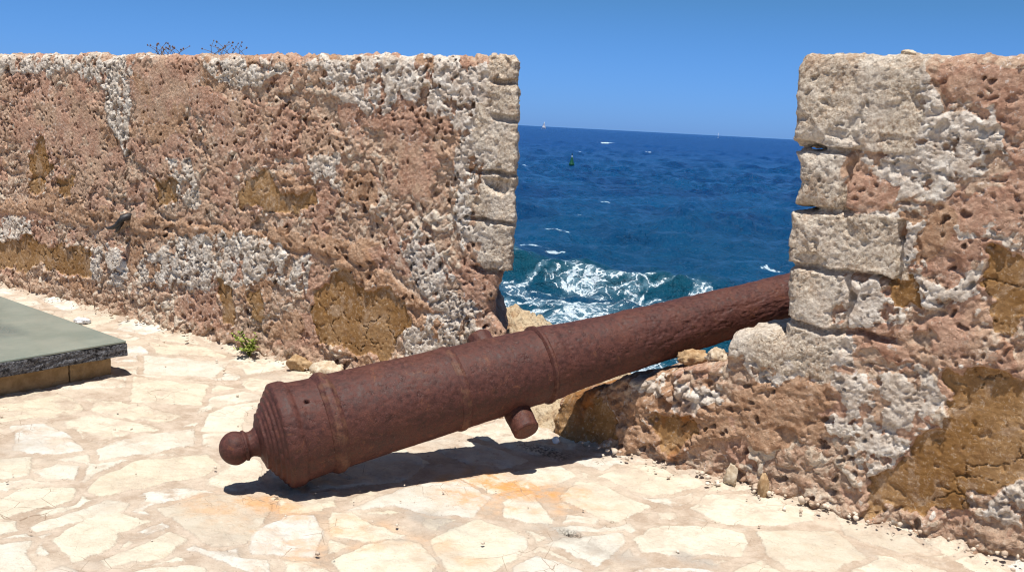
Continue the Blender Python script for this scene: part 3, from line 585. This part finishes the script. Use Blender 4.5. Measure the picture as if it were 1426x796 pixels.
def trunnion(sgn):
    L = .288 if sgn > 0 else .300
    pr = [(.10,.064),(.16,.064),(L-.008,.0625),(L,.056),(L+.001,0)]
    o = lathe('trunnion', pr, 56, M_RUST, gun, lambda X,T,R: .0022*fbm(X*18+sgn, np.minimum(T,2*math.pi-T)*1.4, 3, 531)*sst(0,.03,R), .006)
    # local X of the lathe -> -+Y of the gun, set below the bore line
    o.matrix_local = Matrix.Translation((1.085, 0, -.072)) @ Matrix.Rotation(-sgn*math.pi/2, 4, 'Z')
trunnion(1); trunnion(-1)

# ------------------------------------------------------------------ glass covered opening on the left
def prism(name, Q, z0, z1, mat, parent, bev=.004, cuts=0, disp=0, seed=0):
    me = bpy.data.meshes.new(name); import bmesh
    bm = bmesh.new()
    lo = [bm.verts.new((q[0], q[1], z0)) for q in Q]; hi = [bm.verts.new((q[0], q[1], z1)) for q in Q]
    n = len(Q); bm.faces.new(lo[::-1]); bm.faces.new(hi)
    for i in range(n): bm.faces.new((lo[i], lo[(i+1)%n], hi[(i+1)%n], hi[i]))
    bmesh.ops.recalc_face_normals(bm, faces=bm.faces)
    if bev: bmesh.ops.bevel(bm, geom=bm.edges[:], offset=bev, segments=2, affect='EDGES', profile=.5)
    if cuts:
        for k in range(cuts):
            bmesh.ops.subdivide_edges(bm, edges=[e for e in bm.edges if e.calc_length() > disp*2.2+.012], cuts=1, use_grid_fill=True)
        bmesh.ops.triangulate(bm, faces=bm.faces)
        co = np.array([v.co[:] for v in bm.verts]); bm.normal_update(); nn = np.array([v.normal[:] for v in bm.verts])
        dn = disp*fbm(co[:,0]*23+co[:,2]*31, co[:,1]*23+co[:,2]*17, 4, seed)
        for v, d, k in zip(bm.verts, dn, nn): v.co += Vector(k)*float(d)
    bm.to_mesh(me); bm.free(); me.materials.append(mat)
    return link(bpy.data.objects.new(name, me), parent)
def m_glass():
    t = NT('frosted_green_glass'); p = t.obj()
    sx = t.n('ShaderNodeSeparateXYZ'); t.l(p, sx.inputs[0])
    ins = t.math('MULTIPLY', t.mr(sx.outputs[0], .42, .52), t.mr(sx.outputs[1], .30, .42))
    n = t.noise(4, 5, .6, p)
    c = t.mix(t.mr(n, .3, .7), (.195,.235,.20), (.26,.29,.245))
    c = t.mix(t.math('MULTIPLY', ins, .75), c, t.mix(t.mr(n, .35, .65), (.10,.14,.135), (.16,.19,.165)))  # dark of the pit below the glass, painted into its colour
    c = t.mix(t.math('MULTIPLY', t.mr(t.noise(90, 3, .6, p), .62, .72), .35), c, (.42,.40,.34))
    return t.fin(c, t.mr(t.noise(7, 4), .3, .7, .10, .22), t.bump(t.noise(60, 3), .08, .003), .5)
def m_edge():
    t = NT('dark_speckled_slab_edge'); a = t.noise(55, 5, .75); v = t.voro(60)
    c = t.mix(t.mr(a, .36, .62), (.028,.029,.035), (.15,.15,.16))
    c = t.mix(t.math('MULTIPLY', t.mr(t.noise(16, 5, .7), .53, .60), .95), c, (.008,.008,.011))
    c = t.mix(t.math('MULTIPLY', t.mr(t.noise(120, 3, .7), .60, .68), .7), c, (.42,.41,.41))
    return t.fin(c, .8, t.bump(t.math('ADD', a, v), .8, .012), .3)
sl = empty('glass_covered_opening', (-2.295,5.845,0)); sl.rotation_euler.z = math.atan2(.65,-.76)
tag(sl, 'low platform of greenish glass on a dark speckled slab over a sandstone kerb', 'glass cover')
ang = sl.rotation_euler.z; d2 = np.array([-.76,.65]); d1 = np.array([-.57,-.82]); d1 = d1/np.linalg.norm(d1)
def loc2(v): c, s_ = math.cos(-ang), math.sin(-ang); return np.array([c*v[0]-s_*v[1], s_*v[0]+c*v[1]])
e2 = loc2(d2/np.linalg.norm(d2)); e1 = loc2(d1)
qd = lambda i, L2, L1, j=None: [e2*i+e1*(i if j is None else j), e2*i+e1*L1, e2*L2+e1*L1, e2*L2+e1*(i if j is None else j)]
prism('slab', qd(0, 2.4, 2.6), .108, .184, m_edge(), sl, .005, 5, .006, 601)
prism('glass_panel', qd(.006, 2.394, 2.594), .186, .199, m_glass(), sl, .003)
M_KERB = simple('kerb_sandstone', (.235,.150,.072), (.36,.245,.13), 14, .9, .5, .012, .2)
prism('kerb_stone', [e2*.075+e1*.07, e2*.075+e1*.335, e2*.235+e1*.335, e2*.235+e1*.07], -.03, .107, M_KERB, sl, .006, 4, .004, 603)
prism('kerb_stone', [e2*.078+e1*.339, e2*.078+e1*2.5, e2*.235+e1*2.5, e2*.235+e1*.339], -.03, .107, M_KERB, sl, .006, 5, .004, 605)
prism('kerb_stone', [e2*.238+e1*.07, e2*.238+e1*.22, e2*2.33+e1*.22, e2*2.33+e1*.07], -.03, .107, M_KERB, sl, .006, 5, .004, 607)

# ------------------------------------------------------------------ small things on and by the walls
def tube(pts, rad, n=8):
    pts = np.array(pts, float); V = []; F = []
    for i, p in enumerate(pts):
        t = pts[min(i+1, len(pts)-1)]-pts[max(i-1, 0)]; t /= np.linalg.norm(t)+1e-9
        a = np.cross(t, [.31,.12,.94]); a /= np.linalg.norm(a)+1e-9; c = np.cross(t, a)
        for k in range(n):
            th = 2*math.pi*k/n; V.append(p+(a*math.cos(th)+c*math.sin(th))*rad[i])
    for i in range(len(pts)-1):
        for k in range(n): F.append((i*n+k, i*n+(k+1)%n, (i+1)*n+(k+1)%n, (i+1)*n+k))
    F.append(tuple(range(n))[::-1]); F.append(tuple(range((len(pts)-1)*n, len(pts)*n)))
    return V, F
def join(L):
    V = []; F = []
    for v, f in L:
        o = len(V); V += list(v); F += [tuple(i+o for i in q) for q in f]
    return V, F
def W(s, b, z): return wpt(np.array(float(s)), float(b), float(z))
def rock(name, loc, size, seed, mat, lab, cat='stone', n=22, group=None, rz=0., rough=.22):
    u = np.linspace(0, 2*math.pi, n*2, endpoint=False); v = np.linspace(.06, math.pi-.06, n)
    U, Vv = np.meshgrid(u, v)
    d = np.stack([np.cos(U)*np.sin(Vv), np.sin(U)*np.sin(Vv), np.cos(Vv)], -1)
    r = np.ones(U.shape); g = np.random.default_rng(seed)
    for k in range(16):                                     # planar facets
        a = g.normal(size=3); a /= np.linalg.norm(a); o = g.uniform(.62, .92); c = d@a
        r = np.minimum(r, np.where(c > .05, o/np.maximum(c, .05), 9))
    r = r+rough*.35*fbm(d[...,0]*3+seed, d[...,1]*3+d[...,2]*2.3, 4, seed)+rough*.12*fbm(d[...,0]*11+seed, d[...,1]*11+d[...,2]*9, 3, seed+1)
    P = d*r[...,None]*np.array(size)
    c, s_ = math.cos(rz), math.sin(rz); P = np.stack([P[...,0]*c-P[...,1]*s_, P[...,0]*s_+P[...,1]*c, P[...,2]], -1)
    m = n*2; i = np.arange(n*m).reshape(n, m); j = np.roll(i, -1, 1)
    F = [tuple(q) for q in np.stack([i[:-1].ravel(), i[1:].ravel(), j[1:].ravel(), j[:-1].ravel()], 1)]
    F.append(tuple(i[0])); F.append(tuple(i[-1][::-1]))
    o = mesh_py(name, P.reshape(-1, 3), F, mat); o.location = loc
    return tag(o, lab, cat, group)
M_IRON = simple('black_iron', (.010,.009,.009), (.040,.034,.032), 60, .5, .4, .004, .5)
hk = tube([W(.035,.04,.775), W(.03,-.02,.775), W(.022,-.06,.765), W(.008,-.075,.735), W(-.02,-.085,.705), W(-.06,-.095,.685), W(-.11,-.10,.678), W(-.135,-.10,.680)], [.026,.030,.028,.024,.019,.015,.011,.006], 10)
hk2 = tube([W(.012,-.06,.735), W(-.005,-.075,.695), W(-.022,-.08,.665), W(-.045,-.085,.655)], [.018,.015,.011,.005], 8)
tag(mesh_py('iron_hook', *join([hk, hk2]), M_IRON), 'bent black iron hook sticking out of the pink plastered wall', 'hook')

def weed(name, s0, n, h, seed, lab):
    g = random.Random(seed); parts = []; heads = []
    for k in range(n):
        a = g.uniform(-.16, .16); hh = h*g.uniform(.35, 1); le = g.uniform(-.10, .10)
        p0 = W(s0+a, .16+g.uniform(-.08,.08), 1.955); p2 = W(s0+a+le, .16+g.uniform(-.1,.1), 1.97+hh); p1 = (p0+p2)/2+np.array([g.uniform(-.015,.015), 0, .01])
        parts.append(tube([p0, p1, p2], [.0022,.0017,.0012], 4))
        for q in range(g.choice((1,1,2))):
            c = p2 if q == 0 else p1+np.array([g.uniform(-.02,.02), 0, .015]); r = g.uniform(.0045,.008)
            heads.append(([c+np.array(v)*r for v in ((1,0,0),(-1,0,0),(0,1,0),(0,-1,0),(0,0,1.4),(0,0,-1.4))], [(0,2,4),(2,1,4),(1,3,4),(3,0,4),(2,0,5),(1,2,5),(3,1,5),(0,3,5)]))
    e = empty(name, W(s0, .16, 1.955)); tag(e, lab, 'dry weed', 'dry weeds growing along the wall top')
    inv = Matrix.Translation(-Vector(e.location))
    V, F = join(parts); mesh_py('stem', [np.array(v)-np.array(e.location) for v in V], F, M_STALK, e)
    for V, F in heads: mesh_py('seed_head', [np.array(v)-np.array(e.location) for v in V], F, M_SEED, e)
M_STALK = simple('dry_stalk', (.12,.085,.06), (.24,.17,.11), 30, .9, 0); M_SEED = simple('dry_seed', (.09,.055,.05), (.17,.11,.095), 30, .9, 0)
weed('dry_weed', .215, 20, .115, 3, 'thin dry weed on the wall top above the broad pink plaster, left of the pair')
weed('dry_weed', .985, 15, .095, 9, 'thin dry weed on the wall top nearer the gap, right of the pair')

def leafy(loc, seed):
    g = random.Random(seed); stems = []; lv = []; lf = []
    for k in range(13):
        az = g.uniform(0, 6.283); sp = g.uniform(.02, .12); h = g.uniform(.04, .14)
        tip = np.array([math.cos(az)*sp, math.sin(az)*sp, h]); mid = tip*.5+np.array([0,0,.02])
        stems.append(tube([(0,0,-.01), mid, tip], [.004,.003,.002], 5))
        for q in range(16):
            t = g.uniform(.3, 1.05); c = tip*t+np.array([0,0,.015*math.sin(3*t)]); a2 = g.uniform(0, 6.283); L = g.uniform(.020,.038); wd = L*.30
            d = np.array([math.cos(a2), math.sin(a2), g.uniform(-.2,.9)]); d /= np.linalg.norm(d); sd_ = np.cross(d, [0,0,1]); sd_ /= np.linalg.norm(sd_)+1e-9; up = np.cross(sd_, d)
            o = len(lv); lv += [c, c+d*L*.5+sd_*wd+up*.003, c+d*L, c+d*L*.5-sd_*wd+up*.003, c+d*L*.5-up*.002]
            lf += [(o, o+1, o+4), (o+1, o+2, o+4), (o+2, o+3, o+4), (o+3, o, o+4)]
    e = empty('green_plant', loc); tag(e, 'small bright green plant at the foot of the left wall', 'plant')
    mesh_py('stem', *join(stems), simple('green_stem', (.10,.13,.03), (.16,.17,.05), 30, .8, 0), e)
    mesh_py('foliage', lv, lf, simple('green_leaf', (.15,.21,.025), (.34,.38,.08), 45, .55, 0), e)
leafy(W(1.54, -.09, .0), 5)

M_PALE = simple('pale_limestone', (.40,.30,.195), (.62,.53,.40), 30, .9, .6, .006)
M_OCHST = simple('ochre_stone', (.30,.18,.085), (.50,.35,.20), 30, .9, .6, .006)
M_PAPER = simple('white_scrap', (.70,.72,.74), (.80,.81,.82), 50, .8, .4, .004)
M_BROWN = simple('brown_stone', (.17,.085,.05), (.32,.19,.12), 30, .9, .6, .006)
rock('loose_stone', W(4.965,-.055,.04), (.035,.03,.075), 11, M_PALE, 'pale pointed stone standing at the foot of the right wall, the one nearer the gap', rough=.3)
rock('loose_stone', W(5.135,-.075,.03), (.030,.030,.080), 12, M_OCHST, 'tan pointed stone leaning at the foot of the right wall, nearer the frame edge', rough=.4, rz=.5)
rock('loose_stone', W(2.02,-.085,.035), (.085,.065,.06), 13, M_OCHST, 'tan rubble stone against the foot of the left wall, just past the green plant', rough=.35)
rock('loose_stone', W(2.30,-.10,.035), (.11,.075,.07), 14, M_PALE, 'largest pale rubble stone at the left wall foot, behind the cannon', rough=.45)
rock('paper_scrap', W(-.064,-.341,.012), (.075,.05,.022), 15, M_PAPER, 'crumpled white scrap lying on the paving between glass cover and wall', 'litter', rough=.6)
rock('loose_stone', W(5.521,.05,1.972), (.035,.03,.018), 16, M_PALE, 'small pale stone on top of the right wall', rough=.3)
rock('loose_stone', W(4.047,-.15,.018), (.022,.018,.022), 17, M_PAPER, 'small white stone in the shadow beneath the cannon', rough=.3)
rock('loose_stone', W(2.90,1.35,LEDGE_A+.02), (.085,.06,.055), 18, M_BROWN, 'brown stone on the rocky shore seen above the cannon in the gap', rough=.4)
rock('loose_stone', W(3.01,.9,LEDGE_B+.025), (.10,.08,.07), 19, M_OCHST, 'tan stone on the rocky shore beside the undercut end of the left wall', rough=.4)
rock('loose_stone', W(4.62,.16,.50), (.095,.07,.05), 20, M_OCHST, 'yellowish stone on the low sill under the cannon, nearest the barrel', rough=.4)
rock('loose_stone', W(4.76,.12,.545), (.06,.05,.045), 21, M_PALE, 'pale stone on the low sill beside the big corner stone', rough=.4)

# fine rubble drifted against the wall foot and strewn thinly over the paving
gr = np.random.default_rng(77); GV = []; GF = []
ico = np.array([(0,0,1),(.894,0,.447),(.276,.851,.447),(-.724,.526,.447),(-.724,-.526,.447),(.276,-.851,.447),(.724,.526,-.447),(-.276,.851,-.447),(-.894,0,-.447),(-.276,-.851,-.447),(.724,-.526,-.447),(0,0,-1)])
icf = [(0,1,2),(0,2,3),(0,3,4),(0,4,5),(0,5,1),(1,6,2),(2,7,3),(3,8,4),(4,9,5),(5,10,1),(6,7,2),(7,8,3),(8,9,4),(9,10,5),(10,6,1),(11,7,6),(11,8,7),(11,9,8),(11,10,9),(11,6,10)]
for k in range(620):
    if k < 320:
        q = gr.choice([0,1]); ss = gr.uniform(-2.3, 3.4) if q == 0 else gr.uniform(4.15, 6.4); bb = -abs(gr.normal(0, .055))-.035; sz = gr.gamma(1.6, .0038)+.0025; zb = .022*max(0, 1+bb*6)
    else:
        ss = gr.uniform(-2, 6.3); bb = gr.uniform(-3.1, -.1); sz = gr.gamma(1.6, .0022)+.0015; zb = -.004
    v = ico*gr.uniform(.65, 1.25, (12,1))*np.array([1, gr.uniform(.6,1), gr.uniform(.5,.9)])*sz
    a = gr.uniform(0, 6.28); v = np.stack([v[:,0]*math.cos(a)-v[:,1]*math.sin(a), v[:,0]*math.sin(a)+v[:,1]*math.cos(a), v[:,2]], -1)
    o = len(GV)*12; GV.append(v+W(ss, bb, zb+sz*.35)); GF += [(x+o, y+o, z+o) for x, y, z in icf]
M_GRAV = simple('rubble_chips', (.42,.31,.22), (.72,.63,.51), 9, .9, .4, .004)
go = mesh_np('gravel', np.concatenate(GV), np.array(GF), M_GRAV, smooth=False); tag(go, 'pale stone chips and grit drifted along the wall foot', None, None, 'stuff')

# ------------------------------------------------------------------ sea
SEA = -5.0
pr_ = np.concatenate([np.array([900,700,560,460,400,360,330]), np.arange(310, 3, -.75), np.arange(3, .18, -.22)])
dist = (1.6-SEA)*1386/pr_
az = np.unique(np.concatenate([np.linspace(-80,-3,60), np.arange(-3,19,.047), np.linspace(19,80,50)]))
AZ, DD = np.meshgrid(np.radians(az), dist)
X = DD*np.sin(AZ); Y = DD*np.cos(AZ)
Zs = np.zeros_like(X); g = np.random.default_rng(21)
rowsp = np.abs(np.gradient(dist))[:,None]
for k in range(80):
    lam = .9*(13/.9)**(k/79.)*g.uniform(.9,1.1); th = math.radians(g.normal(-95, 48)); kk = 2*math.pi/lam
    a = .0125*lam**.74*g.uniform(.6,1.3)
    ph = kk*(X*math.cos(th)+Y*math.sin(th))+g.uniform(0, 6.28)
    q = .5+.5*np.sin(ph)
    Zs += a*(2*q**1.7-.9)*np.clip(1.5*lam/(rowsp*2)+.40, 0, 1)
Zs *= .75+.6*sst(-.4,.5,fbm(X*.03, Y*.022, 3, 701))
yc = 43.3-.28*X+.7*fbm(X*.35, X*0, 2, 703); T = Y-yc
ampx = .80*sst(-3.5,.5,X)*sst(10,4.5,X)+.35
wave = ampx*np.where(T > 0, np.exp(-(T/3.2)**2), np.exp(-(T/1.05)**2))
yc2 = 36.6+.1*X; T2 = Y-yc2
wave = wave+.30*np.exp(-(T2/1.1)**2)*sst(-4,0,X)*sst(8,4,X)
near = sst(60,40,DD)
Zs = Zs*(1-.35*near)+wave+.10*near*fbm(X*.9,Y*.9,4,705)
lace = ridge(X*.42+.5*fbm(X*.3,Y*.3,2,1), Y*.62+.5*fbm(X*.3+4,Y*.3,2,2), 3, 707)
brk = fbm(X*1.1, Y*1.3, 4, 709)
foam = .62*sst(.7,-.25,T-.1)*sst(-3.2,-.8,T)*sst(1.0,2.6,X+.6*brk)*sst(5.4,3.2,X+.7*brk)*(.50+.60*sst(-.35,.35,brk)*sst(-.1,.5,ridge(X*1.3+.6*brk,Y*.8,3,711)))
foam = np.maximum(foam, .52*sst(-1.6,-4.2,T)*sst(-16,-9,T)*sst(6.2,1.6,X+.12*T)*(.30+.7*sst(.1,.6,lace)))
foam = np.maximum(foam, .47*sst(1.5,-.5,T)*sst(-5.5,-1.5,T)*sst(-4.5,-3,X)*sst(11,8,X)*sst(.34,.66,lace))
foam = np.maximum(foam, .62*sst(34.5,31.0,Y+.4*X)*(.5+.5*sst(.1,.5,lace)))
caps = [(.95,174,2.4,3.2),(-.2,175,2.0,2.5),(2.6,64,.9,.35),(.95,54,1.1,.22),(2.2,53,.8,.3),(37.7,347,3,5),(44,340,2,4),(13.3,51.2,.7,.3),(8.2,92,.6,.5),(10,89,.9,.4),(11.6,76,.8,.3),(13.2,75,.7,.3),(45,520,5,8),(20,300,2.5,3),(60,420,3,5)]+[(math.tan(math.radians(g.uniform(-.5,16)))*q, q, g.uniform(.002,.005)*q, g.uniform(.0015,.0035)*q) for q in [g.uniform(50,150) for _ in range(5)]]
for (x, y, rx, ry) in caps:
    foam = np.maximum(foam, .95*sst(1.1,.3,np.hypot((X-x)/rx,(Y-y)/ry)+.5*fbm(X*2/rx, Y*2/ry, 3, int(y))))
shal = np.clip(sst(110,40,DD)*.36+.62*np.exp(-((T+.3)/2.0)**2)*sst(-4,0,X)*sst(11,6,X)+.5*sst(-2,-6,T)*sst(70,45,DD), 0, 1)
far = sst(70, 420, DD)
sea = mesh_np('sea', np.stack([X, Y, Zs*sst(20000,6000,DD)+SEA], -1).reshape(-1,3), grid_faces(len(az), len(dist))[:, ::-1], M_SEA,
    attrs=dict(foam=np.clip(foam,0,1).ravel(), shallow=shal.ravel(), far=far.ravel()))
sea['kind'] = 'structure'

# ------------------------------------------------------------------ navigation buoy and sails
bu = empty('navigation_buoy', (9.70,182.8,SEA+.1)); tag(bu, 'green conical navigation buoy floating on the blue sea', 'buoy')
M_GREEN = simple('buoy_green', (.006,.062,.032), (.009,.095,.05), 3, .5, 0); M_BLK = simple('buoy_dark', (.01,.02,.016), (.02,.035,.03), 3, .5, 0); M_WHT = simple('white_paint', (.75,.75,.74), (.82,.82,.81), 4, .6, 0)
def vlathe(name, prof, mat, parent, n=28):
    o = lathe(name, prof, n, mat, parent); o.rotation_euler.y = -math.pi/2; return o
vlathe('float', [(-.6,0),(-.6,.62),(.12,.66),(.2,.56),(.22,0)], M_GREEN, bu)
vlathe('tower', [(.2,.52),(.9,.34),(1.35,.22),(1.5,.20),(1.52,0)], M_GREEN, bu)
vlathe('lantern', [(1.5,0),(1.5,.15),(1.78,.15),(1.84,.06),(1.85,0)], M_WHT, bu)
vlathe('top_mark', [(1.83,.05),(2.05,.05),(2.06,.15),(2.48,.02),(2.5,0)], M_BLK, bu)
bu.scale = (.76,.76,.8)
def sailboat(loc, h, rz, lab):
    e = empty('sailboat', loc); e.rotation_euler.z = rz; tag(e, lab, 'sailboat', 'sailboats on the horizon')
    L = h*.72; n = 13; V = []; F = []
    for i in range(n):
        t = i/(n-1); w = .13*L*math.sin(math.pi*min(1, .25+t*.75))**.8*(1 if t < .95 else .4); x = -L/2+L*t
        V += [(x, -w, h*.07), (x, -w*.6, -.05*h), (x, w*.6, -.05*h), (x, w, h*.07)]
    for i in range(n-1):
        for k in range(4): F.append((i*4+k, i*4+(k+1)%4, i*4+4+(k+1)%4, i*4+4+k))
    F += [(0,1,2,3), tuple((n-1)*4+k for k in (3,2,1,0))]
    mesh_py('hull', V, F, M_WHT, e, False)
    mesh_py('mast', *tube([(L*.08,0,.05*h),(L*.08,0,h)], [.012*h,.006*h], 8), M_WHT, e)
    def sail(nm, a, b_, c_, belly):
        V = []; F = []; m = 9
        for i in range(m):
            for j in range(m):
                u = i/(m-1); v = j/(m-1); p = np.array(a)*(1-u)+(np.array(b_)*(1-v)+np.array(c_)*v)*u
                p[1] += belly*math.sin(math.pi*u)*math.sin(math.pi*v); V.append(p)
        for i in range(m-1):
            for j in range(m-1): F.append((i*m+j, i*m+j+1, i*m+m+j+1, i*m+m+j))
        o = mesh_py(nm, V, F, M_WHT, e); o.modifiers.new('s', 'SOLIDIFY').thickness = .01*h
    sail('mainsail', (L*.06,0,h*.97), (L*.06,0,h*.15), (-L*.42,0,h*.16), L*.07)
    sail('jib', (L*.09,0,h*.88), (L*.46,0,h*.10), (L*.11,0,h*.14), L*.06)
sailboat((60.5,2600,SEA), 18., .5, 'white sailboat on the horizon close to the left wall')
sailboat((502,2555,SEA), 13., 1.35, 'tiny pale sailboat far off on the horizon nearer the right wall')

# ------------------------------------------------------------------ camera, sun, sky
ROLLC = R_(3.0); PIT = R_(9.187)
f = np.array([0, math.cos(PIT), -math.sin(PIT)]); u0 = np.array([0, math.sin(PIT), math.cos(PIT)]); r0 = np.array([1.,0,0])
r = r0*math.cos(ROLLC)+u0*math.sin(ROLLC); u = u0*math.cos(ROLLC)-r0*math.sin(ROLLC)
cd = bpy.data.cameras.new('camera'); cam = link(bpy.data.objects.new('camera', cd))
cam.matrix_world = Matrix(((r[0],u[0],-f[0],0),(r[1],u[1],-f[1],0),(r[2],u[2],-f[2],1.6),(0,0,0,1)))
cd.sensor_width = 36; cd.lens = 34.99; cd.clip_start = .05; cd.clip_end = 120000
scene.camera = cam
SKYTINT = [(0,(.36,.78,2.10)), (.125,(.385,.765,1.27)), (.35,(.6,.83,1.05)), (1,(1,.94,.84))]
SEL, SXY = R_(75), np.array([-.10,-.995])
sd_ = Vector((math.cos(SEL)*SXY[0], math.cos(SEL)*SXY[1], math.sin(SEL)))
sun = bpy.data.lights.new('sun', 'SUN'); sun.energy = 5.0; sun.angle = R_(.53); sun.color = (1,.963,.905)
so = link(bpy.data.objects.new('sun', sun)); so.rotation_euler = sd_.to_track_quat('Z', 'Y').to_euler(); so.location = (0,0,30)
wd = bpy.data.worlds.new('World'); scene.world = wd; wd.use_nodes = True
nt = wd.node_tree; bg = nt.nodes['Background']; sk = nt.nodes.new('ShaderNodeTexSky'); sk.sky_type = 'NISHITA'; sk.sun_disc = False
sk.sun_elevation = SEL; sk.sun_rotation = math.atan2(SXY[0], SXY[1]); sk.altitude = 0; sk.air_density = 1.0; sk.dust_density = .25; sk.ozone_density = 3.0
tc = nt.nodes.new('ShaderNodeTexCoord'); sx = nt.nodes.new('ShaderNodeSeparateXYZ'); rp = nt.nodes.new('ShaderNodeValToRGB'); mx = nt.nodes.new('ShaderNodeVectorMath'); mx.operation = 'MULTIPLY'
nt.links.new(tc.outputs['Generated'], sx.inputs[0]); nt.links.new(sx.outputs[2], rp.inputs[0])
els = rp.color_ramp.elements
while len(els) < 4: els.new(.5)
for e_, (p_, c_) in zip(els, SKYTINT): e_.position = p_; e_.color = (*c_, 1)
nt.links.new(sk.outputs[0], mx.inputs[0]); nt.links.new(rp.outputs[0], mx.inputs[1])
nt.links.new(mx.outputs[0], bg.inputs[0]); bg.inputs[1].default_value = .06
vs_ = scene.view_settings; vs_.view_transform = 'Standard'; vs_.look = 'None'; vs_.gamma = 1; vs_.exposure = .33; vs_.use_curve_mapping = False
scene.cycles.max_bounces = 5; scene.cycles.diffuse_bounces = 3; scene.cycles.glossy_bounces = 3
scene.cycles.use_denoising = True; scene.cycles.filter_width = 1.15
